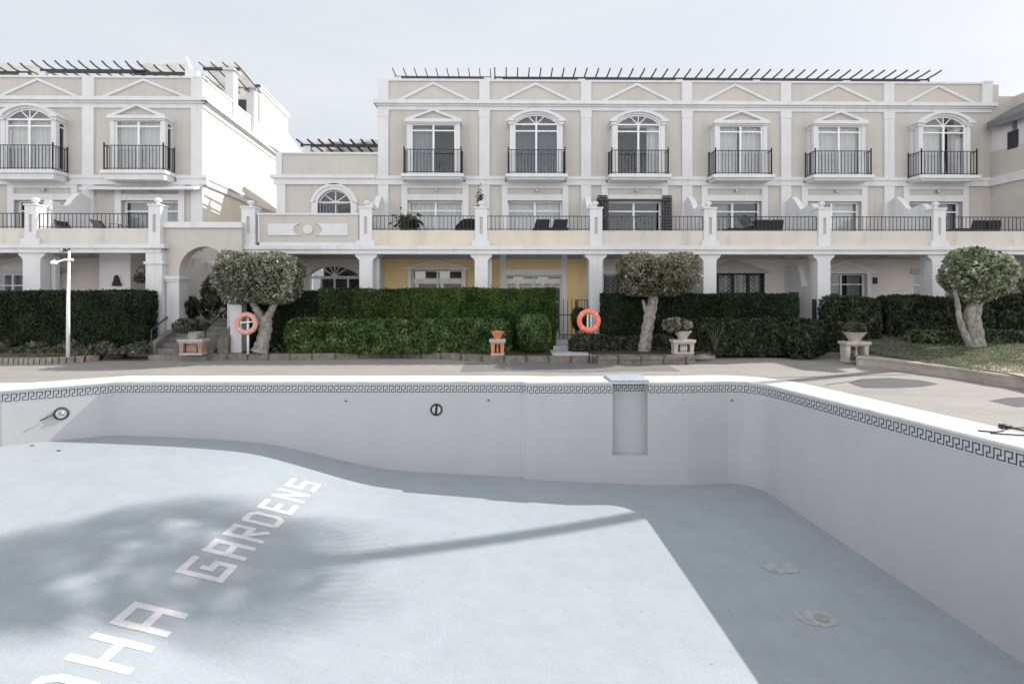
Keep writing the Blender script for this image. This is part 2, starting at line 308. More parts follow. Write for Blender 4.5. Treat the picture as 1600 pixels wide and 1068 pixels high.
M['scuff'] = mat('scuffed_floor_patch', (.37,.39,.41), .8, .22, 14, stain=(.30,.27,.20), stain_scale=(9,9,9), stain_amt=.9)
#@@GEOMETRY
# ================================================================ GROUND, DECK, POOL
def lerp(a, b, t): return a+(b-a)*t
K1 = G(3, 610.5); P0 = G(180, 597.3)
PR0 = G(1190, 599.5); PR1 = G(1600, 702)
wd = Vector((PR1[0]-PR0[0], PR1[1]-PR0[1])).normalized()
inner = [(-14.5, K1[1]+.15), (K1[0]-.03, K1[1]), P0, (P0[0]+.01, P0[1])]
inner = [(-14.5, K1[1]+.15), K1, P0, (PX(815,12.06), 12.06), (PX(823,11.95), 11.95), (PX(1075,11.93), 11.93)]
c0 = Vector((PX(1075,11.93), 11.93)); c1 = Vector((PX(1140,12.02), 12.06)); c2 = Vector(PR0)+wd*.35
inner.append(tuple(c1-Vector((.25,.02))))
for i in range(1, 17):            # rounded far-right corner
    t = i/16; k = Vector((PR0[0]-.05, PR0[1]+.22)); a = c1-Vector((.1,0)); inner.append(tuple(a*(1-t)**2+k*2*t*(1-t)+c2*t*t))
pe = Vector(PR0)+wd*((PR0[1]-1.2)/-wd.y); inner.append((pe.x, 1.2)); inner.append((-14.5, 1.2))
PROF = [(-40,-1.06),(-10.6,-1.10),(-8.7,-1.16),(-7,-1.22),(-5.2,-1.34),(-2.7,-1.94),(.24,-2.1),(3.5,-2.25),(40,-2.3)]
def fz(x, y):
    for (xa,za),(xb,zb) in zip(PROF, PROF[1:]):
        if x <= xb:
            t = (x-xa)/(xb-xa); p = za+(zb-za)*t; break
    t = min(1, max(0, (x+3.5)/7)); return p-.09*max(0, 12-y)*t
def fzs(x, y): return (fz(x-.35,y)+fz(x+.35,y)+fz(x,y)*2+fz(x-.7,y)*.5+fz(x+.7,y)*.5)/5
NI = len(inner)
def offset(poly, d):
    out = []
    n = len(poly)
    for i in range(n):
        p0 = Vector(poly[i-1]); p1 = Vector(poly[i]); p2 = Vector(poly[(i+1)%n])
        n1 = Vector((-(p1-p0).y, (p1-p0).x)); n2 = Vector((-(p2-p1).y, (p2-p1).x))
        n1 = n1.normalized(); n2 = n2.normalized(); m = (n1+n2); m = m/m.length_squared*2 if m.length > .1 else n1
        q = p1+m*d; out.append((q.x, q.y))
    return out
innerS = list(inner); innerS[3] = (PX(790,12.06),12.06); innerS[4] = (PX(860,11.95),11.95)   # the step in the wall dies out under the coping
outer = offset(innerS, .62)       # coping outer edge (the loop runs clockwise seen from above)
import bmesh
def sheet_with_hole(name, size, hole, z, material, **kw):
    bm = bmesh.new(); L = []
    for loop in (size, hole):
        vs = [bm.verts.new((p[0], p[1], z)) for p in loop]; L += [bm.edges.new((vs[i], vs[(i+1)%len(vs)])) for i in range(len(vs))]
    bmesh.ops.triangle_fill(bm, edges=L, use_beauty=True)
    for f in bm.faces:
        f.normal_update()
        if f.normal.z < 0: f.normal_flip()
    me = bpy.data.meshes.new(name); bm.to_mesh(me); bm.free(); me.materials.append(material)
    o = bpy.data.objects.new(name, me); COL.objects.link(o); place(o, None, Vector(), **kw); return o
hole = offset(innerS, .6)
sheet_with_hole('ground', [(-900,-900),(900,-900),(900,900),(-900,900)], [(-60,-20),(60,-20),(60,40),(-60,40)], -.02, M['deck'], kind='structure')
sheet_with_hole('pool_deck', [(-60.01,-20.01),(60.01,-20.01),(60.01,40.01),(-60.01,40.01)], hole, 0, M['deck'], kind='structure')
pool = thing('swimming_pool', 'drained outdoor swimming pool with white walls and pale blue sloping floor', 'swimming pool', (0,8,-2.3))
# floor
m = MB(); xs = np.arange(-15.5, 10.01, .3); ys = np.arange(.5, 13.6, .3)
m.v = [(x, y, fzs(x,y)) for y in ys for x in xs]; nx = len(xs)
m.f = [(j*nx+i, j*nx+i+1, (j+1)*nx+i+1, (j+1)*nx+i) for j in range(len(ys)-1) for i in range(nx-1)]
m.build('floor', M['poolfloor'], pool, smooth=True)
# niche position on the far wall
NX0, NX1 = PX(957,11.95), PX(1012,11.95); NZ = PZ(711, 11.95, 985)
def wallseg(m, p, q, z0, z1): m.add([(p[0],p[1],z0),(q[0],q[1],z0),(q[0],q[1],z1),(p[0],p[1],z1)], [(0,1,2,3)])
m = MB()
far_i = next(i for i in range(NI) if inner[i][0] < NX0 < inner[(i+1)%NI][0])
for i in range(NI):
    p, q = inner[i], inner[(i+1)%NI]
    if i == far_i:
        def on(x): t = (x-p[0])/(q[0]-p[0]); return (x, lerp(p[1], q[1], t))
        a, b = on(NX0), on(NX1); d = .22
        [wallseg(m, s0_, s1_, z0_, z1_) for s0_, s1_ in ((p,a),(b,q)) for z0_, z1_ in ((-3.6,NZ),(NZ,-.015))]; wallseg(m, a, b, -3.6, NZ)
        A = (a[0], a[1]+d); B = (b[0], b[1]+d)
        wallseg(m, a, A, NZ, -.015); wallseg(m, A, B, NZ, -.015); wallseg(m, B, b, NZ, -.015)
        m.add([(a[0],a[1],NZ),(b[0],b[1],NZ),(B[0],B[1],NZ),(A[0],A[1],NZ)], [(0,1,2,3)])
        NA, NB = A, B; FA, FB = a, b
    else: wallseg(m, p, q, -3.6, -.015)
wo = m.build('wall', M['poolwall'], pool)
bmw = bmesh.new(); bmw.from_mesh(wo.data); bmesh.ops.remove_doubles(bmw, verts=bmw.verts, dist=.0005); bmw.to_mesh(wo.data); bmw.free(); wo.data.shade_smooth(); wo.data.set_sharp_from_angle(angle=math.radians(11))
# coping: two courses of slabs
def ringstrip(a, b, z0, z1, skip=()):
    m = MB(); n = len(a)
    for i in range(n):
        if i in skip: continue
        j = (i+1)%n; p, q, r, s_ = a[i], a[j], b[j], b[i]
        m.add([(p[0],p[1],z1),(q[0],q[1],z1),(r[0],r[1],z1),(s_[0],s_[1],z1),(p[0],p[1],z0),(q[0],q[1],z0),(r[0],r[1],z0),(s_[0],s_[1],z0)],
              [(0,1,2,3),(4,7,6,5),(0,4,5,1),(2,6,7,3)])
    return m
ringstrip(offset(inner,-.035), offset(innerS,.35), -.02, .03).build('coping', M['coping'], pool, bevel=.012)
ringstrip(offset(innerS,.372), offset(innerS,.82), -.02, .026).build('coping', M['coping'], pool, bevel=.01)
# joints between the coping slabs
jm = MB()
for i in range(NI-2):
    p, q = Vector(inner[i]), Vector(inner[i+1]); L = (q-p).length
    if L < .5: continue
    d = (q-p).normalized(); n = Vector((-d.y, d.x)); k = .3
    while k < L-.1:
        for o0, o1, z in ((-.03,.345,.0312),(.376,.81,.0272)):
            kk = k+(.25 if o0 > 0 else 0)
            if kk > L-.05: continue
            a = p+d*kk+n*o0; b = p+d*kk+n*o1; e = d*.004; jm.add([(a.x-e.x,a.y-e.y,z),(a.x+e.x,a.y+e.y,z),(b.x+e.x,b.y+e.y,z),(b.x-e.x,b.y-e.y,z)], [(0,1,2,3)])
        k += .62
ea, eb = offset(innerS,.345), offset(innerS,.377)
for i in range(NI-2): jm.add([(ea[i][0],ea[i][1],.0225),(eb[i][0],eb[i][1],.0225),(eb[i+1][0],eb[i+1][1],.0225),(ea[i+1][0],ea[i+1][1],.0225)], [(0,1,2,3)])
jm.build('coping_joint', M['joint'], pool)
# mosaic waterline band with running key
def walk():
    """runs of the inner edge as seen: left facet, far wall, corner, right wall"""
    pts = [inner[i] for i in range(0, NI-1)]
    return pts
path = walk()
band = MB(); key = MB()
def wallpt(p, q, s, off=.0):
    d = Vector((q[0]-p[0], q[1]-p[1])); L = d.length; d.normalize(); n = Vector((d.y, -d.x)); return Vector(p)+d*s+n*off
U = .135; ZT = -.075; HB = .14; SW = .015
strokes = [((.06,1),(.06,0)), ((.06,0),(.70,0)), ((.70,0),(.70,.58)), ((.70,.58),(.38,.58)), ((.38,.58),(.38,1)), ((.38,1),(1.06,1))]
def polyrun(pts, zt=ZT):
    """tiles and key strokes along a polyline, by arc length"""
    P = [Vector(p) for p in pts]; cum = [0]
    for i in range(len(P)-1): cum.append(cum[-1]+(P[i+1]-P[i]).length)
    L = cum[-1]
    def at(s, off):
        s = min(max(s, .002), L-.002); i = max(k for k in range(len(cum)-1) if cum[k] <= s); return wallpt(P[i], P[i+1], s-cum[i], off)
    n = max(1, round(L/U)); u = L/n
    for k in range(n):
        for (a,b),(c,d) in strokes:
            s0, s1 = sorted((a*u+k*u, c*u+k*u)); z0, z1 = sorted((zt-b*HB, zt-d*HB))
            A = at(s0-SW/2,.007); B = at(s1+SW/2,.007); z0 -= SW/2; z1 += SW/2
            key.add([(A.x,A.y,z0),(B.x,B.y,z0),(B.x,B.y,z1),(A.x,A.y,z1)], [(0,1,2,3)])
    for i in range(len(P)-1):
        A = wallpt(P[i],P[i+1],.0,.003); B = wallpt(P[i],P[i+1],(P[i+1]-P[i]).length,.003)
        band.add([(A.x,A.y,zt-HB-.03),(B.x,B.y,zt-HB-.03),(B.x,B.y,-.02),(A.x,A.y,-.02)], [(0,1,2,3)])
polyrun(inner[0:2]); polyrun(inner[1:3]); polyrun(inner[2:far_i+1]+[FA]); polyrun([NA,NB]); polyrun([FB]+inner[far_i+1:NI-1])
bo = band.build('waterline_tiles', M['tileband'], pool)
key.build('key_pattern', M['key'], bo)
m = MB(); m.box(FA[0]-.05, FB[0]+.02, FA[1]-.06, FA[1]+.75, .034, .075); m.build('step_slab', M['blueslab'], pool, bevel=.01)
# underwater lamps
def pool_light(p, q, u, z, tilt=0):
    best = None
    for k in range(400):
        s = (Vector(q)-Vector(p)).length*k/400; A = wallpt(p, q, s)
        uu = 800+FP*((A.x/A.y-TH)/(1+TH*A.x/A.y))
        if best is None or abs(uu-u) < best[0]: best = (abs(uu-u), s)
    s = best[1]; C = wallpt(p,q,s,.012); d = Vector((q[0]-p[0], q[1]-p[1])).normalized(); n = Vector((d.y,-d.x,0)); c = Vector((C.x, C.y, z))
    r = MB(); r.ring(c, .115, .022, n, 28, 8); ro = r.build('pool_lamp', M['iron'], pool, smooth=True)
    g = MB(); a = Vector((d.x,d.y,0))
    g.add([c+a*math.cos(t)*.1+Vector((0,0,1))*math.sin(t)*.1+n*.004 for t in np.linspace(0,2*math.pi,24,endpoint=False)], [tuple(range(24))]); g.build('lens', M['lamp'], ro)
    g = MB()
    if not tilt: g.bar(c+Vector((0,0,.1))+n*.02+a*.01, c-Vector((0,0,.1))+n*.02-a*.01, .03, 4)
    else: g.lathe([(.05,-.02),(.055,0),(.03,.012)], c+n*.012, 14, 'y')
    g.build('guard', M['steel' if tilt else 'black'], ro)
    if tilt:
        g = MB(); g.tube([c+n*.03-a*.12, c+n*.05-a*.2+Vector((0,0,-.03)), c+n*.03-a*.34+Vector((0,0,-.1))], .012, 6); g.build('cable', M['iron'], ro)
pool_light(inner[1], inner[2], 96, PZ(650, 11.4, 96), 1)
pool_light(inner[2], inner[3], 682, PZ(640, 12.05, 682))
for u, v in ((539,627),(763,626),(948,630),(1143,625)):
    m = MB(); Y = 11.98; m.lathe([(.018,0),(.022,.01),(.02,.02)], (PX(u,Y), Y-.03 if u > 815 else Y+.045, PZ(v,Y,u)), 12, 'y'); m.build('inlet_nozzle', M['iron'], pool)
# floor patches and drain cover
def patch(name, pts, material, dz=.006, parent=None, z=None, **kw):
    m = MB(); n = len(pts); c = (sum(p[0] for p in pts)/n, sum(p[1] for p in pts)/n)
    zz = (lambda x,y: fzs(x,y)) if z is None else (lambda x,y: z)
    rings = [(c[0], c[1], zz(*c)+dz)]
    for k in range(1, 5):
        for p in pts: x = lerp(c[0],p[0],k/4); y = lerp(c[1],p[1],k/4); rings.append((x, y, zz(x,y)+dz))
    fs = [(0, 1+i, 1+(i+1)%n) for i in range(n)]
    for k in range(3): fs += [(1+k*n+i, 1+(k+1)*n+i, 1+(k+1)*n+(i+1)%n, 1+k*n+(i+1)%n) for i in range(n)]
    m.add(rings, fs); return m.build(name, material, parent, **kw)
def GF(u, v):
    r = Vector((((u-800)/FP+TH), 1-(u-800)/FP*TH, -(v-HV)/FP)); t = 2.
    while H+r.z*t > fzs(r.x*t, r.y*t) and t < 14: t += .01
    return (r.x*t, r.y*t)
def blob(u, v, ru, rv, n=22, j=.3, sk=0):
    return [GF(u+ru*math.cos(t)*(1+j*(random.random()-.5)), v+rv*math.sin(t)*(1+j*(random.random()-.5))+sk*math.cos(t)) for t in [2*math.pi*k/n for k in range(n)]]
patch('scuff_mark', blob(1222,887,28,9,j=.5,sk=3), M['scuff'], parent=pool)
patch('scuff_mark', blob(1276,965,34,13,j=.35,sk=6), M['scuff'], parent=pool)
patch('drain_cover', blob(1284,966,13,6,12,.1,3), M['stone'], .014, parent=pool)
patch('scuff_mark', blob(1111,796,8,2.5,12,.4), M['scuff'], parent=pool)
for u, v in ((50,696),(92,704)): patch('scuff_mark', blob(u,v,4,.8,8,.3), M['iron'], parent=pool)
for k in range(16):
    u, v = random.uniform(560,1150), random.uniform(790,1040)
    patch('paint_chip', blob(u,v,random.uniform(1,3),random.uniform(.5,1.4),7,.6), M['stone' if k % 2 else 'scuff'], .004, parent=pool)
# lettering on the floor (rows run away from the camera, tops of the letters to the left)
XL, XR = -4.27, -3.62
GL = {  # strokes in a 1 x 1 cell: s along the reading direction, h up
 'O': [((0,.2),(0,.8)),((0,.8),(.22,1)),((.22,1),(.78,1)),((.78,1),(1,.8)),((1,.8),(1,.2)),((1,.2),(.78,0)),((.78,0),(.22,0)),((.22,0),(0,.2))],
 'H': [((0,0),(0,1)),((1,0),(1,1)),((0,.5),(1,.5))], 'A': [((0,0),(0,1)),((1,0),(1,1)),((0,1),(1,1)),((0,.45),(1,.45))],
 'G': [((0,0),(0,1)),((0,1),(1,1)),((0,0),(1,0)),((1,0),(1,.42)),((1,.42),(.5,.42)),((.5,.42),(.5,.58))],
 'R': [((0,0),(0,1)),((0,1),(1,1)),((1,1),(1,.5)),((1,.5),(0,.5)),((.25,.5),(1,0))],
 'D': [((0,0),(0,1)),((0,1),(.75,1)),((.75,1),(1,.85)),((1,.85),(1,.15)),((1,.15),(.75,0)),((.75,0),(0,0))],
 'E': [((0,0),(0,1)),((0,1),(1,1)),((0,.5),(.8,.5)),((0,0),(1,0))], 'N': [((0,0),(0,1)),((1,0),(1,1)),((0,1),(1,0))],
 'S': [((1,1),(0,1)),((0,1),(0,.5)),((0,.5),(1,.5)),((1,.5),(1,0)),((1,0),(0,0))]}
def letter(ch, y0, y1, wd_):
    m = MB(); h = wd_/2; a0, a1 = y0+h, y1-h; ym = (y0+y1)/2-5.5; b0, b1 = XR-.03+.022*ym-h, XL-.01+.036*ym+h; k = 0
    for (s0,h0),(s1,h1) in GL[ch]:
        p = Vector((lerp(b0,b1,h0), lerp(a0,a1,s0))); q = Vector((lerp(b0,b1,h1), lerp(a0,a1,s1))); d = q-p; L = d.length; d.normalize(); n = Vector((-d.y,d.x))*h
        diag = abs(d.x) > .01 and abs(d.y) > .01; e_ = .35 if diag else (1 if ch not in 'OD' else .3); p -= d*h*e_; q += d*h*e_; N = 5; dz = .003+.0006*k; k += 1; vs = []
        for i in range(N+1):
            c = p.lerp(q, i/N)
            for e in (-1,1): r = c+n*e; vs.append((r.x, r.y, fzs(r.x,r.y)+dz))
        m.add(vs, [(2*i,2*i+1,2*i+3,2*i+2) for i in range(N)])
    m.build('floor_letter', M['letter'], pool)
for ch, a, b in (('O',4.76,5.18),('H',5.34,5.76),('A',5.92,6.34),('G',7.02,7.46),('A',7.60,7.98),('R',8.12,8.50),('D',8.63,9.02),('E',9.16,9.54),('N',9.68,10.06),('S',10.20,10.62)):
    letter(ch, a, b, .095)
# deck details: dark grey patches, pavers, expansion joint, hose
def gpoly(uv, z=0.): return [G(u, v, z) for u, v in uv]
patch('deck_patch', gpoly([(1326,598),(1345,592),(1390,590),(1440,594),(1467,600),(1440,604),(1400,606),(1350,606)]), M['deckd'], .004, z=0., kind='structure')
patch('deck_patch', gpoly([(1545,626),(1575,621),(1625,620),(1640,632),(1590,636)]), M['deckd'], .004, z=0., kind='structure')
m = MB()
for a, b in (((1160,591),(1330,587)),((1290,601),(1345,594)),((1330,587),(1420,585))):
    p, q = Vector(G(*a)), Vector(G(*b)); d = (q-p).normalized(); n = Vector((-d.y,d.x))*.025
    m.add([(p.x-n.x,p.y-n.y,.004),(q.x-n.x,q.y-n.y,.004),(q.x+n.x,q.y+n.y,.004),(p.x+n.x,p.y+n.y,.004)], [(0,1,2,3)])
m.build('deck_joint', M['deckd'], kind='structure')
m = MB()
for k in range(9):
    x = PX(722,14.3)+k*.62; m.prism([(x,13.6+.12*math.sin(k)),(x+.6,13.6+.12*math.sin(k+1)),(x+.61,15.35),(x+.01,15.35)], -.01, .005, 'xy')
m.build('paving', M['pave'], kind='structure')
m = MB(); c = Vector(G(1590, 677)); z = .04
m.tube([(c.x-.55,c.y+.02,z),(c.x-.42,c.y-.05,z),(c.x-.2,c.y+.0,z),(c.x-.05,c.y+.16,z),(c.x+.1,c.y+.2,z),(c.x+.5,c.y+.17,z)], .011, 6)
m.tube([(c.x-.5,c.y-.12,z),(c.x-.2,c.y-.22,z),(c.x+.05,c.y-.25,z),(c.x+.3,c.y-.2,z),(c.x+.45,c.y-.05,z)], .011, 6)
m.tube([(c.x-.05,c.y+.17,z+.02),(c.x-.02,c.y-.0,z+.03),(c.x+.08,c.y-.23,z+.015)], .014, 6)
m.box(c.x-.06,c.x+.05,c.y+.13,c.y+.24,.03,.08)
m.build('garden_hose', M['iron'], smooth=True, label='short grey coil of hose lying on the white pool coping', cat='hose')

# ================================================================ GARDEN BEDS, KERBS
def kerb(name, pts, z0, z1, wdt, material, label, group='garden kerbs along the pool deck', cap=0):
    """pts: plan line of the outer foot; kerb lies behind it"""
    m = MB(); P = [Vector(p) for p in pts]; n = len(P); nn = []
    for i in range(n):
        d = (P[min(i+1,n-1)]-P[max(i-1,0)]).normalized(); nn.append(Vector((-d.y, d.x)))
    def ring(off, z): return [(P[i].x+nn[i].x*off, P[i].y+nn[i].y*off, z) for i in range(n)]
    if cap: prof = [(0,z0),(0,z1-cap),(-.03,z1-cap),(-.03,z1),(wdt,z1),(wdt,z0)]
    else: prof = [(.0,z0),(.015,z1-.02),(.035,z1),(wdt,z1),(wdt,z0)]
    k = len(prof); vs = []
    for o_, z in prof: vs += ring(o_, z)
    fs = [(a*n+i, a*n+i+1, (a+1)*n+i+1, (a+1)*n+i) for a in range(k-1) for i in range(n-1)]
    fs += [tuple(a*n for a in range(k)), tuple(a*n+n-1 for a in range(k-1,-1,-1))]
    m.add(vs, fs); return m.build(name, material, label=label, cat='kerb', group=group)
def smooth(pts, n=6):
    P = [Vector(p) for p in pts]; out = []
    for i in range(len(P)-1):
        a, b, c, d = P[max(i-1,0)], P[i], P[i+1], P[min(i+2,len(P)-1)]
        for k in range(n):
            t = k/n; out.append(tuple(.5*((2*b)+(c-a)*t+(2*a-5*b+4*c-d)*t*t+(3*b-a-3*c+d)*t**3)))
    out.append(tuple(P[-1])); return out
KL = smooth([(-24,14.6), G(-60,569.5), G(60,569), G(130,565.5), G(185,558.5), G(228,553)])
KC = smooth([G(240,561), G(330,562), G(470,562.5), G(545,560), G(610,557.5), G(680,560.5), G(760,565.5), G(850,567), G(933,567)])
KR1 = [G(935,569.5), G(1010,569.5), G(1086,569)]
KR2 = [G(1087,561), G(1118,559.5)]
KR3 = [G(1235,558), G(1290,559.5), G(1335,563)]
KR4 = smooth([G(1338,571), G(1380,575), G(1440,583.5), G(1500,591.5), G(1600,607), (12.6,9.6), (14.2,8.2)])
kerb('garden_kerb', KL, -.01, .17, .32, M['brick'], 'curved brick kerb edging the lawn by the lamp post')
kerb('garden_kerb', KC, -.01, .18, .28, M['kerb'], 'long curved mossy stone kerb in front of the green hedges')
kerb('garden_kerb', KR1, -.01, .24, .45, M['kerb'], 'straight two course stone kerb below the leaning topiary tree', cap=.1)
kerb('garden_kerb', KR2, -.01, .20, .3, M['stonel'], 'short pale stone kerb block right of the flower bowl pedestal', cap=.06)
kerb('garden_kerb', KR3, -.01, .18, .3, M['kerb'], 'short stone kerb at the right end of the low dark hedge')
kerb('garden_kerb', KR4, -.01, .25, .3, M['kerbp'], 'pinkish kerb curving round the lawn at the right edge', cap=.05)
def bed(name, front, back, zf, zb, material, kind='structure', pw=0):
    """surface between two polylines of equal length"""
    m = MB(); n = len(front); J = 12 if pw else 6; vs = []
    for j in range(J+1):
        for i in range(n):
            t = j/J; s = t**pw if pw else t*t*(3-2*t); vs.append((lerp(front[i][0],back[i][0],t), lerp(front[i][1],back[i][1],t), lerp(zf,zb,s)))
    m.add(vs, [(j*n+i, j*n+i+1, (j+1)*n+i+1, (j+1)*n+i) for j in range(J) for i in range(n-1)]); return m.build(name, material, kind=kind, smooth=True)
def shift(pts, d): return [(p[0], p[1]+d) for p in pts]
bed('lawn', shift(KL,.1), [(p[0],17.4) for p in KL], .155, .30, M['lawn'])
XS1 = PX(868,16.5); kc1 = [p for p in KC if p[0] <= XS1]
bed('flower_bed', shift(kc1,.1), [(p[0],17.6) for p in kc1], .165, .24, M['soil'])
XP0, XP1 = PX(870,16), PX(938,16)
bed('flower_bed', [(PX(925,15.4)+i*.5,15.55) for i in range(8)], [(PX(925,15.4)+i*.5,17.7) for i in range(8)], .225, .26, M['soil'])
bed('flower_bed', [(5.6+i*.75,16.35) for i in range(7)], [(5.6+i*.75,17.7) for i in range(7)], .13, .26, M['soil'])
kr = [p for p in KR4]
bed('lawn', shift(kr,.1), [(max(p[0]+1.5, 10.2+i*.42),17.6+0*i) for i,p in enumerate(kr)], .235, .75, M['lawn'], pw=4)
patch('sunlit_dry_grass', [G(u,v,.262) for u,v in ((1515,572),(1545,567),(1600,563),(1680,562),(1700,600),(1640,598),(1600,589),(1560,581))], M['dry'], .01, z=.262, kind='structure')  # pale dry patch where the lawn is sunlit; sun put into its colour
# stepped stone path between the hedges up to the yellow house
m = MB(); m.box(XP0-.15, XP1+.2, 15.55, 16.9, -.01, .20); m.box(PX(864,17)+.0, XP1+.35, 16.9, 17.5, -.01, .33); m.box(PX(864,17), XP1+.5, 17.5, 19.8, -.01, .46)
m.build('garden_path', M['path'], kind='structure')
# terrace floors of the ground floor
m = MB(); m.box(PX(390,YB), PX(864,17)-.02, YB-.1, YF-.02, -.01, .42); m.box(XP1+.52, 17.7, YB-.1, YF-.02, -.01, .42); m.box(-26, PX(243,LB)+.1, LB-.1, LF-.02, -.01, .36)
m.build('patio_paving', M['patio'], kind='structure')
# ================================================================ BUILDINGS
def zF(v, Y=YF): return H+(HV-v)*Y/FP
Z_BEAM0, Z_BEAM1 = PZ(397,YB), PZ(384,YB)          # beam under the terrace
Z_PAR, Z_RAIL = PZ(360,YB), PZ(337.4,YB)
Z_SC0, Z_SC1 = zF(289.5), zF(276)                  # string course
Z_CO0, Z_CO1, Z_PT = zF(173), zF(159), zF(125)
def curtain(m, x0, x1, z0, z1, y, amp=.03, wl=.16):
    n = max(6, int((x1-x0)/wl*6)); vs = []
    for i in range(n+1):
        x = lerp(x0,x1,i/n); yy = y+amp*math.sin(2*math.pi*(x-x0)/wl)+amp*.4*math.sin(9*x); vs += [(x,yy,z0),(x,yy,z1)]
    m.add(vs, [(2*i,2*i+2,2*i+3,2*i+1) for i in range(n)])
def arcpts(cx, z0, hw, rise, n=16, extra=0):
    """segmental arc from left to right springing at z0"""
    R = (hw*hw+rise*rise)/(2*rise); zc = z0+rise-R; a = math.asin(min(1,hw/R)); a = math.pi-a if rise > hw else a
    return [(cx+(R+extra)*math.sin(t), zc+(R+extra)*math.cos(t)) for t in np.linspace(-a, a, n+1)]
def window(parent, x0, x1, z0, z1, y, cols=2, trans=(), fw=.05, arch=0, fan=(), curt=None, cm='curt', glass='glass', frame='upvc', dark=True, name='window'):
    m = MB(); cx = (x0+x1)/2
    m.box(x0,x0+fw,y,y+.07,z0,z1); m.box(x1-fw,x1,y,y+.07,z0,z1); m.box(x0+fw,x1-fw,y,y+.07,z0,z0+fw)
    if not arch: m.box(x0+fw,x1-fw,y,y+.07,z1-fw,z1)
    for i in range(1, cols):
        x = lerp(x0,x1,i/cols); m.box(x-fw*.6,x+fw*.6,y-.005,y+.06,z0+fw,z1-(fw if not arch else 0))
    for t in trans: 
        for i in range(cols): m.box(lerp(x0,x1,i/cols)+fw*.6, lerp(x0,x1,(i+1)/cols)-fw*.6, y+.005,y+.055,t-.022,t+.022)
    if arch:
        hw = (x1-x0)/2; o_ = arcpts(cx,z1,hw,arch); i_ = [(lerp(cx,p[0],1-fw/hw), lerp(z1,p[1],1-fw/arch*.9)) for p in o_]
        m.strip(i_, o_, y, y+.07); m.box(x0,x1,y-.004,y+.066,z1-.025,z1+.025)
        for a in fan:
            t = math.radians(a); k = 0
            while True:
                k += .01; p = (cx+math.cos(t)*k, z1+math.sin(t)*k)
                u = (p[0]-cx)/hw
                if abs(u) > 1 or k > 3: break
                R = (hw*hw+arch*arch)/(2*arch); zc = z1+arch-R
                if (p[0]-cx)**2+(p[1]-zc)**2 > (R-fw)**2 : break
            m.bar((cx,y+.03,z1),(p[0],y+.03,p[1]),.022)
    w_ = m.build(name, M[frame], parent)
    g = MB(); poly = [(x0+fw,z0+fw),(x1-fw,z0+fw),(x1-fw,z1)]+([] if not arch else [p for p in reversed(arcpts(cx,z1,(x1-x0)/2-fw*.7,arch-fw*.7))][1:-1])+[(x0+fw,z1)]
    g.add([(p[0],y+.035,p[1]) for p in poly], [tuple(range(len(poly)))]); g.build('pane', M[glass], w_)
    if curt:
        for a, b in curt:
            c = MB(); curtain(c, lerp(x0,x1,a), lerp(x0,x1,b), z0+.03, z1+(arch*0 if arch else -.03), y+.2); c.build('curtain', M[cm], w_)
    return w_
def railing(parent, pts, z0, z1, step=.125, closed=False, r=.011, posts=True, group=None):
    m = MB()
    for a, b in zip(pts, pts[1:]):
        a = Vector(a); b = Vector(b); L = (b-a).length; n = max(2, round(L/step))
        m.bar((a.x,a.y,z1),(b.x,b.y,z1),.018); m.bar((a.x,a.y,z0+.05),(b.x,b.y,z0+.05),.014)
        for i in range(n+1):
            p = a.lerp(b, i/n); e = i in (0,n); m.bar((p.x,p.y,z0),(p.x,p.y,z1+(.06 if e and posts else 0)), .022 if e else r)
            if e and posts: m.lathe([(.001,0),(.03,.02),(.03,.04),(.001,.06)], (p.x,p.y,z1+.05), 6)
    return m.build('railing', M['iron'], parent)
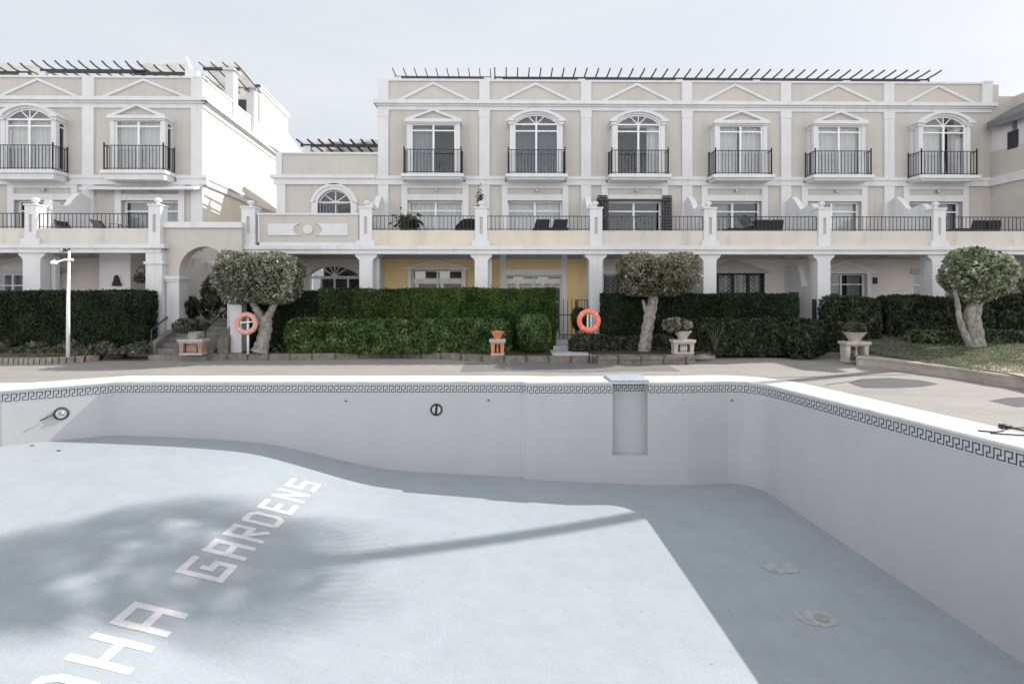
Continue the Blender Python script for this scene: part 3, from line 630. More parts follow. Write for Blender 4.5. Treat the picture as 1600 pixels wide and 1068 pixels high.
def bay_window(parent, cx, yf, kind, zs, curt, cm, hw=.80, glass='glass', d=.45):
    """projecting upper bay with pediment or arched hood, ledge and balconet; zs = (ledge bottom, ledge top, sill, transom, head, hood base, hood top)"""
    zl0, zl1, z0, zt, z1, zh0, zh1 = zs[:7]; yb = yf-d
    P = .145
    for s in (-1,1):
        m = MB()
        a, b = sorted((cx+s*hw, cx+s*(hw+P))); m.box(a,b,yb,yb+.14,zl1,z1+ (0 if kind == 'a' else .06))
        a, b = sorted((cx+s*(hw+P-.07), cx+s*(hw+P))); m.box(a,b,yf-.09,yf+.02,zl1,z1); m.box(a,b,yb+.14,yf-.09,zl1,zl1+.12); m.box(a,b,yb+.14,yf-.09,z1-.10,z1)
        g = MB(); a = cx+s*(hw+P-.03); g.add([(a,yb+.14,zl1+.12),(a,yf-.09,zl1+.12),(a,yf-.09,z1-.1),(a,yb+.14,z1-.1)], [(0,1,2,3)])
        sw = MB(); a, b = sorted((cx+s*(hw+P-.05), cx+s*(hw+P-.01))); sw.box(a,b,yb+.14,yf-.09,zt-.02,zt+.02); sw.box(a,b,yb+.14,yb+.17,zl1+.12,z1-.1)
        so_ = sw.build('side_window', M['upvc'], parent); g.build('pane', M[glass], so_); m.build('bay_post', M['trim'], parent)
    m = MB()
    if kind == 'p':
        m.box(cx-hw-P-.06, cx+hw+P+.06, yb-.10, yf+.02, zh0-.07, zh0+.045)
        m.box(cx-hw-P-.02, cx+hw+P+.02, yb-.04, yf+.02, zh0-.12, zh0-.07)
    else:
        m.box(cx-hw-P-.05, cx-hw+.0, yb-.05, yf+.02, zh0-.12, zh0-.02)
        m.box(cx-hw-P-.10, cx-hw+.02, yb-.104, yf+.02, zh0-.02, zh0+.04); m.build('hood_end', M['trim'], parent); m = MB(); m.box(cx+hw-.02, cx+hw+P+.10, yb-.104, yf+.02, zh0-.02, zh0+.04); m.box(cx+hw, cx+hw+P+.05, yb-.05, yf+.02, zh0-.12, zh0-.02); m.build('hood_end', M['trim'], parent)
    if kind == 'p': m.build('bay_hood', M['trim'], parent)
    if kind == 'p':
        t = MB(); W = hw+P-.03; t.prism([(cx-W,zh0+.045),(cx+W,zh0+.045),(cx,zh1-.07)], yb+.03, yf+.02); t.build('pediment_panel', M['beige'], parent)
        t = MB(); W2 = W+.09; q = .07
        t.prism([(cx-W2,zh0+.045),(cx-W2+.28,zh0+.045),(cx,zh1-q),(cx,zh1)], yb-.08, yf+.02); t.prism([(cx,zh1),(cx,zh1-q),(cx+W2-.28,zh0+.045),(cx+W2,zh0+.045)], yb-.08, yf+.02)
        t.build('pediment', M['trim'], parent)
        wz1 = z1; arch = 0; fan = ()
    else:
        zr = z1; arch = (zh1-.15)-zr
        i_ = arcpts(cx, zr, hw, arch, 20); o_ = arcpts(cx, zh0+.04, hw+P+.10, zh1-zh0-.04, 20); md = [(lerp(a[0],b[0],.45), lerp(a[1],b[1],.45)) for a,b in zip(i_,o_)]
        t = MB(); t.strip(i_, md, yb-.02, yf+.02); t.strip(md, o_, yb-.10, yf+.02); t.build('arched_hood', M['trim'], parent)
        fan = (45, 90, 135)
    window(parent, cx-hw, cx+hw, zl1+.03, z1, yb+.05, 2, (zt,), .055, arch, fan, curt, cm, glass, name='balcony_window')
    # ledge
    L = MB(); W = hw+P+.10; yl = yb-.22
    L.box(cx-W-.06,cx+W+.06,yl-.06,yf+.02,zl1-.12,zl1); L.frustum(cx,(yl+yf)/2+.01,zl0,zl1-.12,W-.04,(yf-yl)/2-.03,W+.0,(yf-yl)/2-.0)
    L.build('balcony_ledge', M['trim'], parent, bevel=.01)
    railing(parent, [(cx-W+.04,yf-.02),(cx-W+.04,yl+.02),(cx+W-.04,yl+.02),(cx+W-.04,yf-.02)], zl1+.01, zs[7], .115)
def terrace_door(parent, cx, yf, hw, z0, z1, ztop, curt=None, cm='curt', trim='trim', panel='beige', cols=2, glass='glass', depth=.16, trans=None, sur=.22, x=None):
    """door opening with square white surround and panel above"""
    m = MB(); a, b = cx-hw-sur, cx+hw+sur
    m.box(a,cx-hw,yf-.06,yf+.02,z0,ztop); m.box(cx+hw,b,yf-.06,yf+.02,z0,ztop); m.box(cx-hw,cx+hw,yf-.06,yf+.02,z1,z1+.22)
    if ztop-z1 > .35: m.box(cx-hw,cx+hw,yf-.057,yf+.02,ztop-.12,ztop)
    m.build('door_surround', M[trim], parent)
    w_ = window(parent, cx-hw, cx+hw, z0+.02, z1, yf+depth, cols, (z1-.38,) if trans is None else trans, .06, 0, (), curt, cm, glass, name='terrace_door')
    l = MB(); l.lathe([(.02,0),(.055,.02),(.05,.09),(.015,.12)], (cx+.06,yf-.08,(z1+.22+ztop)/2-.08), 8); l.box(cx+.05,cx+.07,yf-.1,yf+.02,(z1+.22+ztop)/2+.0,(z1+.22+ztop)/2+.03)
    if ztop-z1 > .35: l.build('wall_lamp', M['steel'], parent)
    return w_
def post(parent, x, y, plinth, w=.2, zb=None, zt=None, finial='ball'):
    """terrace pier with recessed panel, cap and finial"""
    zb = Z_BEAM1 if zb is None else zb; zt = PZ(326,YB) if zt is None else zt; m = MB(); y0, y1 = y-.02, y+.36
    zz = zb+(.17 if plinth else .0)
    if plinth: m.box(x-.29,x+.29,y0-.03,y1+.03,zb,zb+.17)
    m.box(x-w,x-.05,y0,y1,zz,zt); m.box(x+.05,x+w,y0,y1,zz,zt)
    m.box(x-.05,x+.05,y0,y1,zz,Z_PAR-.12); m.box(x-.05,x+.05,y0,y1,zt-.28,zt)
    m.box(x-w-.03,x+w+.03,y0-.03,y1+.03,zt,zt+.05)
    o = m.build('terrace_pier', M['trim'], parent)
    n = MB(); n.box(x-.05,x+.05,y0+.05,y1-.05,Z_PAR-.12,zt-.28); n.build('recess_panel', M['beige'], o)
    f = MB()
    if finial == 'ball': f.lathe([(.09,0),(.10,.02),(.05,.05),(.05,.08),(.10,.11),(.115,.16),(.09,.20),(.05,.22),(.001,.225)], (x,y+.17,zt+.05), 14)
    else: f.lathe([(.10,0),(.11,.03),(.05,.06),(.06,.10),(.12,.16),(.13,.2),(.001,.2)], (x,y+.17,zt+.05), 14)
    f.build('finial', M['trim'], o, smooth=True)
def column(parent, x, y, zb, w=.21, flare=.14, ztop=None):
    zt = Z_BEAM0 if ztop is None else ztop; m = MB()
    m.box(x-w,x+w,y,y+.36,zb,zt-.22)
    pr = [(x-w,zt-.22),(x+w,zt-.22),(x+w+.03,zt-.16),(x+w+.10,zt-.10),(x+w+flare,zt-.07),(x+w+flare,zt-.0),(x-w-flare,zt),(x-w-flare,zt-.07),(x-w-.10,zt-.10),(x-w-.03,zt-.16)]
    m.prism(pr, y+.003, y+.357)
    m.box(x-w+.07,x+w+.12,y+.42,y+.60,zb,zt-.05)
    m.build('column', M['trim'], parent)
def divider(parent, x, yf, yb, th=.1, s=1):
    zt = zF(318); pr = [(yf,Z_BEAM1),(yf,zt),(yf-.35,zt+.16),(yf-.5,zt+.18),(yf-.75,zt-.02),(yf-.98,zt-.28),(yf-1.15,zt-.38),(yf-1.5,zt-.28),(yf-1.75,zt-.27),(yb+.42,zt-.38),(yb+.36,zt-.5),(yb+.36,Z_BEAM1)]
    m = MB(); m.prism(pr, x-th, x+th, 'yz'); m.build('party_wall', M['trim'], parent)
def lower_divider(parent, x, yf, yb, z0, th=.09):
    pr = [(yf,z0),(yf,2.95),(yf-.9,2.95),(yf-1.15,2.2),(yf-1.7,2.15),(yb+.62,2.1),(yb+.62,z0)]
    m = MB(); m.prism(pr, x-th, x+th, 'yz'); m.build('garden_party_wall', M['trim'], parent)

# ---------------------------------------------------------------- main building
main = thing('apartment_building', 'long three storey beige and white terraced block with six upper bay windows', 'building', (4,YF,0))
XL0, XR0 = PX(592,YF), PX(1548,YF)
pil = [PX(u,YF) for u in (600,757,915.5,1073,1227,1388)]
bays = [(677,'p'),(838,'a'),(998,'a'),(1158,'p'),(1312,'p'),(1476,'a')]
bx = [PX(u, YF-.45) for u,_ in bays]
dx = [PX(u, YF) for u in (680,836,991.5,1147,1303,1461)]
ZS = (zF(286), PZ(272,YF-.6), 0, PZ(204.5,YF-.4), PZ(194,YF-.4), PZ(189,YF-.45), PZ(170.5,YF-.5), PZ(234,YF-.65))
holes = []
for c in bx: holes.append((c-.90,c+.90,ZS[1]+.01,ZS[4]))
midz1 = zF(313.5)
hwd = 1.0
for c in dx: holes.append((c-hwd,c+hwd,Z_BEAM1,midz1))
gx = [(PX(683,YF),.93,zF(421.5)),(PX(834,YF),1.02,zF(430)),(PX(987,YF),1.02,zF(428)),(PX(1147,YF),1.14,zF(426.5)),(PX(1317,YF),.86,zF(427)),(PX(1470,YF),1.0,zF(428))]
LX0 = PX(433,YF); YT = .25
arc1 = (PX(522.5,YF), .60, zF(316)-.0)    # link first-floor arched window
arc0 = (PX(521,YF), .98, zF(432))
m = MB(); m.wall(XL0, XR0+.3, Z_BEAM1-.3, Z_PT-.07, YF, YF+YT, holes); m.build('upper_wall', M['beige'], main)
# ground floor walls: yellow for the second and third units, beige for the rest
XY0, XY1 = PX(574,YF)-.15, PX(915,YF)
gh = [(c-h,c+h,.3,z) for c,h,z in gx]
m = MB(); m.wall(XY0, XY1, 0, Z_BEAM1-.3, YF, YF+YT, gh); m.build('ground_wall', M['yellow'], main, label='yellow stucco ground floor wall')
m = MB(); m.wall(XY1, 18.0, 0, Z_BEAM1-.3, YF, YF+YT, gh); m.build('ground_wall', M['bone'], main)
def archwall(m, cx, hw, zs, rise, x0, x1, z1, y0, y1):
    a = arcpts(cx, zs, hw, rise, 18); m.prism([(x0,zs),(x0,z1),(x1,z1),(x1,zs)]+list(reversed(a)), y0, y1)
m = MB(); cx, hw, zs = arc0
m.wall(LX0+.02, XY0, 0, zs, YF+.003, YF+YT, [(cx-hw,cx+hw,.3,zs)]); archwall(m, cx, hw, zs, .42, LX0+.02, XY0, Z_BEAM1-.3, YF+.003, YF+YT); m.build('ground_wall', M['bone'], main)
m = MB(); cx, hw, zs = arc1
m.wall(LX0, XL0, Z_BEAM1-.3, zs, YF, YF+YT, [(cx-hw,cx+hw,Z_BEAM1+.3,zs)]); archwall(m, cx, hw, zs, .44, LX0, XL0, zF(242), YF, YF+YT); m.build('link_wall', M['beige'], main)
# mouldings
m = MB()
for a, b in ((XL0-.0, XR0+.0),):
    m.box(a-.17,b+.10,YF-.20,YF+.02,Z_CO1-.13,Z_CO1); m.box(a-.08,b+.02,YF-.11,YF+.018,Z_CO1-.19,Z_CO1-.13); m.box(a-.04,b,YF-.05,YF+.016,Z_CO0,Z_CO1-.19)
m.box(XL0-.17,XL0,YF+.02,YF+8,Z_CO1-.13,Z_CO1)
m.build('cornice', M['trim'], main)
m = MB(); m.box(XL0-.02,XR0-.0,YF-.05,YF+.3,Z_PT-.07,Z_PT); m.box(XR0-.28,XR0+.06,YF-.065,YF+.5,Z_PT-.03,Z_PT+.05); m.build('parapet_cap', M['trim'], main)
m = MB()
edges = [XL0]+[v for p in pil[1:] for v in (p-.19,p+.19)]+[XR0]
for i, p in enumerate(pil):
    x0, x1 = p-.19, p+.19
    if i == 0: x0, x1 = XL0-.02, XL0+.36
    q = MB(); q.box(x0,x1,YF-.06,YF+.02,Z_CO1,Z_PT-.07); q.box(x0,x1,YF-.07,YF+.02,Z_SC1,Z_CO0-.26); q.box(x0-.015,x1+.015,YF-.08,YF+.02,Z_CO0-.26,Z_CO0)
    q.box(x0,x1,YF-.07,YF+.02,Z_BEAM1,Z_SC0); q.build('pilaster', M['trim'], main, bevel=.006)
q = MB(); q.box(XR0-.36,XR0+.02,YF-.06,YF+.02,Z_CO1,Z_PT-.07); q.build('pilaster', M['trim'], main)
# string course between the ledges
sc = MB(); xs_ = [LX0-.0]+[v for c in bx for v in (c-1.12,c+1.12)]+[XR0+.15]
for a, b in zip(xs_[::2], xs_[1::2]):
    a2 = a
    if a == LX0: sc.box(LX0-.20,XL0-.1,YF-.16,YF+.02,Z_SC1-.10,Z_SC1+.03); sc.box(LX0-.10,XL0-.1,YF-.09,YF+.018,Z_SC0,Z_SC1-.10); a2 = XL0-.1
    sc.box(a2,b,YF-.12,YF+.02,Z_SC1-.12,Z_SC1); sc.box(a2,b,YF-.085,YF+.018,Z_SC0,Z_SC1-.12)
for c in bx: sc.box(c-1.12,c+1.12,YF-.085,YF+.018,Z_SC0,Z_SC0+.1)
sc.build('string_course', M['trim'], main)
# parapet gable mouldings
gl = [(PX(620,YF),PX(677,YF),PX(738,YF)),(PX(779,YF),PX(837,YF),PX(897,YF)),(PX(938,YF),PX(995,YF),PX(1053,YF)),(PX(1094,YF),PX(1148,YF),PX(1209,YF)),(PX(1249,YF),PX(1309,YF),PX(1371,YF)),(PX(1412,YF),PX(1465,YF),PX(1525,YF))]
for a, c, b in gl:
    g = MB(); zt = PZ(130,YF); q = .075
    g.prism([(a-.08,Z_CO1+.0),(a+.14,Z_CO1),(c,zt-q),(c,zt+.02)], YF-.05, YF+.02); g.prism([(c,zt+.02),(c,zt-q),(b-.14,Z_CO1),(b+.08,Z_CO1)], YF-.05, YF+.02); g.build('gable_moulding', M['trim'], main)
# bay windows and terrace doors
spec_ = [([(0,.46)],'curtm'),([(0,1)],'curtd'),([(.72,1)],'curt'),([(0,.47),(.52,1)],'curt'),([(0,.55),(.56,1)],'curt'),([(0,.5),(.7,1)],'curt')]
for c, (u,k), (cu,cm) in zip(bx, bays, spec_): bay_window(main, c, YF, k, ZS, cu, cm)
ds = [([(0,1)],'curt'),([(0,1)],'curt'),None,([(0,.45)],'curtm'),([(0,1)],'curt'),([(0,1)],'curtm')]
for i, (c, s_) in enumerate(zip(dx, ds)):
    terrace_door(main, c, YF, hwd, Z_BEAM1+.02, midz1, Z_SC0, s_[0] if s_ else None, s_[1] if s_ else 'curt', trans=(midz1-.36,), glass='glass')
# terrace slab, beam, parapet, piers, columns, railings
XE = 17.9; XB0 = PX(377,YB)
m = MB(); m.box(XB0,XE,YB,YF-.01,Z_BEAM0+.16,Z_BEAM1-.02); m.build('terrace_slab', M['ceil'], main)
m = MB(); m.box(XB0-.12,XE,YB-.14,YB+.30,Z_BEAM1-.13,Z_BEAM1); m.box(XB0-.05,XE,YB-.07,YB+.30,Z_BEAM0+.06,Z_BEAM1-.13); m.box(XB0-.07,XE,YB-.09,YB+.30,Z_BEAM0,Z_BEAM0+.06)
pu = [572,752,931,1109,1287,1466]; px = [PX(u,YB) for u in pu]
for p in px: m.box(p-.1,p+.1,YB+.3,YF,Z_BEAM0+.02,Z_BEAM0+.16)
m.build('terrace_beam', M['trim'], main)
allp = [PX(389,YB)]+px+[PX(1466,YB)+3.7]
ends = px+[XE]
for i in range(len(px)):
    a, b = ends[i], ends[i+1]; cc = 'creamw' if i < 2 else 'cream'
    q = MB(); q.box(a,b,YB,YB+.16,Z_BEAM1,Z_PAR); q.build('terrace_parapet', M[cc], main)
    railing(main, [(a+.2,YB+.06),(b-(.2 if i < 5 else 0),YB+.06)], Z_PAR+.0, Z_RAIL, .127, posts=False)
for i, p in enumerate(px): post(main, p, YB-.04, i in (0,1,3,5), finial='ball')
post(main, PX(389,YB), YB-.04, False, .215)
for i, p in enumerate(px): column(main, p, YB-.02, .15 if i != 2 else .28)
for p in [px[0],px[2],px[3],px[4],px[5]]: divider(main, p, YF-.01, YB)
for p in [px[0],px[1],px[3],px[4]]: lower_divider(main, p, YF-.01, YB, .4)
# ornamented parapet of the link terrace
m = MB(); a, b = PX(403,YB), PX(560,YB); zb_, zt_ = Z_BEAM1, PZ(336.5,YB)
m.box(a,b,YB+.02,YB+.2,zb_,zt_); m.build('link_parapet', M['beige'], main)
m = MB(); m.box(a-.02,b+.02,YB-.02,YB+.22,zt_,zt_+.06); m.box(a,a+.05,YB-.01,YB+.02,zb_,zt_); m.box(a,b,YB-.01,YB+.02,zb_,zb_+.1)
za, zc_ = PZ(368,YB), PZ(350,YB); zm = (za+zc_)/2; c = PX(481,YB); r = .36
for s in (-1,1):
    xo = c+s*1.28; pts = [(xo,za),(xo,zc_)]+[(c+s*(.22+.24*math.cos(t)), zm+ (zc_-za)/2*math.sin(t)) for t in np.linspace(math.pi/2,-math.pi/2,9)]
    m.prism(pts, YB-.015, YB+.02)
m.lathe([(.15,0),(.16,.02),(.13,.045)], (c,YB-.025,zm), 20, 'y'); m.build('parapet_ornament', M['trim'], main)
# link parapet posts and arched window
m = MB(); m.box(LX0-.02,LX0+.19,YF-.06,YF+.02,Z_SC1+.03,zF(242)); m.box(LX0-.02,XL0,YF-.05,YF+.3,zF(242),zF(240)+.02); m.box(LX0,LX0+.32,YF-.07,YF+.02,Z_BEAM1,Z_SC0); m.build('pilaster', M['trim'], main)
cx, hw, zs = arc1; a = arcpts(cx,zs,hw,.44,20); b = arcpts(cx,zs-.05,hw+.26,.71,20); mid = [(lerp(p[0],q[0],.55),lerp(p[1],q[1],.55)) for p,q in zip(a,b)]
m = MB(); m.strip(a,mid,YF-.05,YF+.02); m.strip(mid,b,YF-.09,YF+.02); m.box(cx-hw-.22,cx-hw,YF-.05,YF+.02,Z_BEAM1,zs); m.box(cx+hw,cx+hw+.22,YF-.05,YF+.02,Z_BEAM1,zs); m.build('arched_hood', M['trim'], main)
window(main, cx-hw, cx+hw, Z_BEAM1+.35, zs, YF+.12, 2, (zs-.05,), .05, .44, (35,90,145), [(0,.45)], 'curtd', name='arched_window')
railing(main, [(cx-hw+.03,YF+.04),(cx+hw-.03,YF+.04)], Z_BEAM1+.35, zs-.05, .11, posts=False)
cx, hw, zs = arc0
m = MB(); a = arcpts(cx,zs,hw,.42,18); b = arcpts(cx,zs,hw+.05,.47,18); m.strip(a,b,YF-.03,YF+.0); m.build('arched_hood', M['trim'], main)
window(main, cx-hw, cx+hw, .45, zs, YF+.12, 4, (zs-.06,zs-.5), .05, .42, (35,65,90,115,145), [(.2,.8)], 'curtm', glass='glassr', name='arched_window')
# ground floor openings
def pediment(parent, cx, W, z0, z1, y, d, matt, fill=True, panel='beige'):
    t = MB(); q = .085
    if fill: p = MB(); p.prism([(cx-W+.1,z0+.05),(cx+W-.1,z0+.05),(cx,z1-.06)], y-d+.05, y+.01); p.build('pediment_panel', M[panel], parent)
    t.box(cx-W,cx+W,y-d,y+.015,z0,z0+.055); t.prism([(cx-W-.03,z0+.055),(cx-W+.24,z0+.055),(cx,z1-q),(cx,z1)], y-d, y+.015); t.prism([(cx,z1),(cx,z1-q),(cx+W-.24,z0+.055),(cx+W+.03,z0+.055)], y-d, y+.015)
    t.build('pediment', M[matt], parent)
gspec = [(None,'curt','glassr'),([(0,1)],'curt','glassr'),([(0,1)],'curt','glass'),([(0,1)],'curt','glass'),([(.7,1)],'curtm','glass'),([(0,1)],'curtm','glass')]
for i, ((c,h,z1),(cu,cm,gl_)) in enumerate(zip(gx, gspec)):
    z0 = .44
    m = MB()
    if i in (0,4): m.box(c-h-.13,c-h,YF-.10,YF+.02,z0,z1); m.build('door_jamb', M['ptrim'], main); m = MB(); m.box(c+h,c+h+.13,YF-.10,YF+.02,z0,z1); m.build('door_jamb', M['ptrim'], main); pediment(main, c, h+.3, z1, zF(406), YF, .14, 'ptrim', True, 'yellow' if i == 0 else 'bone')
    elif i == 1:
        m.box(c-h-.22,c-h,YF-.05,YF+.02,z0,Z_BEAM0+.15); m.box(c+h,c+h+.2,YF-.05,YF+.02,z0,Z_BEAM0+.15); m.box(c-h,c+h,YF-.05,YF+.02,z1,z1+.22); m.build('door_surround', M['ptrim'], main)
    elif i == 3: pediment(main, c, h+.12, z1, zF(405.5), YF, .14, 'beige', True, 'beige')
    elif i == 5: m.box(c-h-.12,c+h+.12,YF-.05,YF+.02,z1,z1+.2); m.build('door_surround', M['beige'], main)
    else: m.box(c-h,c+h,YF-.03,YF+.02,z1,z1+.1); m.build('door_surround', M['ptrim'], main)
    window(main, c-h, c+h, z0, z1-.01, YF+.12, 4 if i == 3 else 2, (z1-.4,) if i in (4,5,1) else (), .05, 0, (), cu, cm, gl_, name='patio_door', frame='iron' if i == 3 else 'upvc')
    if i in (2,3):       # wrought scroll grille
        g = MB(); y = YF+.05; nn = 4
        for k in range(nn+1): x = lerp(c-h,c+h,k/nn); g.box(x-.035,x+.035,y-.02,y+.02,z0,z1)
        cell = 2*h/nn
        for k in range(nn):
            for j in range(int((z1-z0)/.16)):
                xx = c-h+cell*(k+.5); zz = z0+.1+.16*j
                for s in (-1,1): g.ring((xx+s*cell*.22, y, zz), .065, .011, (0,-1,0), 10, 4)
        g.build('scroll_grille', M['iron'], main)
m = MB(); m.box(c:=PX(1366,YF)-.06,c+.12,YF-.1,YF+.01,zF(443),zF(433)); m.build('wall_lantern', M['iron'], main)
# scroll screens on the third terrace door
g = MB(); y = YF-.12; c = dx[2]
for (a,b) in ((c-1.40,c-.98),(c+.96,c+1.32)):
    g.box(a,a+.03,y-.02,y+.02,Z_BEAM1,midz1+.06); g.box(b-.03,b,y-.02,y+.02,Z_BEAM1,midz1+.06)
    for j in range(18):
        for k in range(3): g.ring((a+.085+k*.115, y, Z_BEAM1+.07+.112*j), .05, .021, (0,-1,0), 10, 4)
g.box(c-1.42,c+1.34,y-.03,y+.03,midz1-.01,midz1+.05); g.build('scroll_screen', M['iron'], main)
# rear body, roof, side walls, dark interiors
m = MB(); m.box(XL0,XR0,YF+YT,YF+8,Z_CO1,Z_CO1+.1); m.box(XL0,XR0+1,YF+8,YF+8.3,0,Z_CO1); m.box(XL0,XL0+.25,YF+YT,YF+8,Z_SC0,Z_PT-.06)
m.box(LX0,XL0,YF+YT,YF+8,Z_SC1,Z_SC1+.1); m.box(LX0,XL0,YF+8,YF+8.3,0,zF(242)); m.box(LX0,LX0+.25,YF+YT,YF+8,Z_BEAM1,zF(242)); m.box(LX0,XR0,YF-.0+YT,YF+8,Z_BEAM0+.1,Z_BEAM1-.02); m.box(XL0,XR0,YF+YT,YF+8,Z_SC0+.05,Z_SC1-.1); m.build('rear_body', M['sidewall'], main)
m = MB(); m.box(LX0+.05,XL0,24.2,YF+8,Z_SC1,8.75); m.box(LX0+.05,LX0+1.6,22.4,24.2,Z_SC1,8.15); m.build('roof_shade_block', M['trim'], main)  # roof block added to cast the stepped shade on the left side wall
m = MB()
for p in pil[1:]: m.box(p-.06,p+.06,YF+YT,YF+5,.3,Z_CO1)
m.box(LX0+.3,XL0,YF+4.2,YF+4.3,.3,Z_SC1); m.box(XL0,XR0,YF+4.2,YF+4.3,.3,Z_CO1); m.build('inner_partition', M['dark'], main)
# pergola on the roof
def pergola(name, label, x0, x1, yb, ye, y2, z, step, posts, slope=0, r=.03, canvas=None, kinds=None, curve=0, beam=.05):
    t = thing(name, label, 'pergola', ((x0+x1)/2, yb, z-1), 'roof terrace pergolas')
    m = MB(); m.box(x0,x1,yb-.05,yb+.05,z-beam*2,z); m.build('beam', M['iron'], t)
    if y2-yb > 1: m = MB(); m.box(x0,x1,y2-.25,y2-.15,z-beam*2,z); m.build('beam', M['iron'], t)
    n = round((x1-x0)/step)
    for i in range(n+1):
        x = lerp(x0+.03,x1-.03,i/n); m = MB(); k = kinds(i) if kinds else 1
        if not k: continue
        rr = r*k; pts = [(x,ye,z+.05+curve),(x,lerp(ye,yb,.5),z+.04+curve*.25),(x,yb,z+.04),(x,y2,z+.04+slope)]
        for p, q in zip(pts, pts[1:]): m.bar(p, q, rr)
        m.build('rafter', M['iron'], t)
    for x in posts: m = MB(); m.box(x-.13,x+.13,yb-.13,yb+.13,z-1.4,z-beam*2); m.build('post', M['trim'], t)
    if canvas:
        for k, (a, b, dz) in enumerate(canvas):
            m = MB(); nn = 8; vs = []
            for i in range(nn+1):
                for j in range(5): vs.append((lerp(a,b,i/nn), lerp(yb+.1,y2,j/4), z+.09+dz-.05*math.sin(i*1.9+j)+slope*j/4))
            m.add(vs, [(i*5+j,i*5+j+1,(i+1)*5+j+1,(i+1)*5+j) for i in range(nn) for j in range(4)]); m.build('canvas', M['canvas'], t, smooth=True)
    return t
zp = 10.13
x1_ = PX(770,20.6)
pergola('pergola', 'sparse dark pergola with thin short rafters above the left end of the long roof', PX(617,20.6), x1_-.05, 20.6, 20.0, 23, zp, .42, [PX(622,20.6),x1_-.2], kinds=lambda i: .7, curve=.02, beam=.03)
pergola('pergola', 'long dark pergola with dense slanting rafters along the long roof', x1_+.05, PX(1451,20.6), 20.6, 19.95, 23, zp, .425, [PX(u,20.6) for u in (780,908,1060,1180,1320,1440)], curve=.03)
pergola('pergola', 'small black pergola over the low roof between the two blocks', PX(470,21.2), XL0-.02, 21.2, 20.7, 24, 7.72, .43, [PX(481,21.2)], slope=-.0, canvas=[(PX(495,21.2),XL0-.1,.0)], r=.04)

# ---------------------------------------------------------------- right wing
wing = thing('side_wing', 'beige building wing at the right edge with a small dark window and grey awning roof', 'building', (20,19,0))
XW = PX(1547,YF)
m = MB(); m.box(XW,XW+1.3,18.35,YF,0,zF(236,YF)); m.box(XW,25,YF+.001,YF+6,0,9.25); m.box(XW+.9,XW+1.3,18.35,YF,zF(236,YF),9.25); m.build('wall', M['beige'], wing)
m = MB(); m.box(XW-.09,XW,18.3,YF-.09,Z_SC0,Z_SC1); m.build('string_course', M['trim'], wing); m = MB(); m.box(XW+.02,XW+.9,18.45,18.85,zF(236,YF),zF(190,YF)); m.build('wall_pier', M['trim'], wing); m = MB(); m.frustum(XW+.35,18.9,zF(196,YF),zF(190,YF)+.1,.25,.3,.42,.4); m.build('capital', M['trim'], wing); m = MB(); m.box(XW+.05,XW+.7,19.1,YF,zF(236,YF),zF(236,YF)+.9); m.build('sill_wall', M['trim'], wing)
m = MB(); m.box(XW-.01,XW+.02,18.8,19.2,zF(229,19),zF(201,19)); m.build('window', M['iron'], wing)
m = MB(); m.prism([(XW-.3,7.95),(XW-.3,8.2),(XW+1.3,9.1),(XW+1.3,8.75)], 17.9, 19.7); m.build('awning_roof', M['canvasg'], wing)
m = MB(); m.box(XW+.0,25.05,YF+.6,YF+5,9.2,zF(156)); m.build('parapet', M['trim'], wing)

# ---------------------------------------------------------------- left building
lb = thing('apartment_building', 'left beige and white three storey block with a bright sunlit side wall', 'building', (-18,LF,0))
CX = PX(318,LF)                                     # its right-hand corner
zL = lambda v: H+(HV-v)*LF/FP/(1+.0112)
L_SC0, L_SC1, L_CO0, L_CO1, L_PT = zL(289), zL(274), zL(169), zL(153), zL(119)
lpil = [PX(-35,LF), PX(139,LF)]; lbays = [(PX(-135,LF-.45),'p'),(PX(44,LF-.45),'a'),(PX(215,LF-.45),'p')]
ldx = [PX(-115,LF), PX(68,LF), PX(235,LF)]
LX = -27.5
LZS = (zL(286), PZ(266,LF-.6,130), 0, PZ(197,LF-.4,130), PZ(187,LF-.4,130), PZ(182.5,LF-.45,130), PZ(162,LF-.5,130), PZ(227,LF-.65,130))
holes = [(c-.9,c+.9,LZS[1]+.01,LZS[4]) for c,_ in lbays]+[(c-1.0,c+1.0,Z_BEAM1,zL(313)) for c in ldx]
m = MB(); m.wall(LX, CX-.02, Z_BEAM1-.3, L_PT-.07, LF, LF+.25, holes); m.build('upper_wall', M['beige'], lb)
lg = [(PX(48,LF),.95,zL(424))]
m = MB(); m.wall(LX, PX(262,LF), 0, Z_BEAM1-.3, LF, LF+.25, [(c-h,c+h,.3,z) for c,h,z in lg]); m.build('ground_wall', M['bone'], lb)
m = MB(); m.box(LX,CX+.18,LF-.20,LF+.02,L_CO1-.13,L_CO1); m.box(LX,CX+.08,LF-.11,LF+.018,L_CO1-.2,L_CO1-.13); m.box(LX,CX+.03,LF-.05,LF+.016,L_CO0,L_CO1-.2); m.build('cornice', M['trim'], lb)
m = MB(); m.box(LX,CX+.03,LF-.05,LF+.3,L_PT-.07,L_PT); m.build('parapet_cap', M['trim'], lb)
for p in lpil+[CX-.21]:
    q = MB(); q.box(p-.2,p+.21,LF-.06,LF+.02,L_CO1,L_PT-.07); q.box(p-.2,p+.21,LF-.07,LF+.02,L_SC1,L_CO0); q.box(p-.2,p+.21,LF-.07,LF+.02,Z_BEAM1,L_SC0); q.build('pilaster', M['trim'], lb, bevel=.006)
sc = MB(); xs_ = [LX]+[v for c,_ in lbays for v in (c-1.12,c+1.12)]+[CX+.16]
for a, b in zip(xs_[::2], xs_[1::2]): sc.box(a,b,LF-.12,LF+.02,L_SC1-.12,L_SC1); sc.box(a,b,LF-.085,LF+.018,L_SC0,L_SC1-.12)
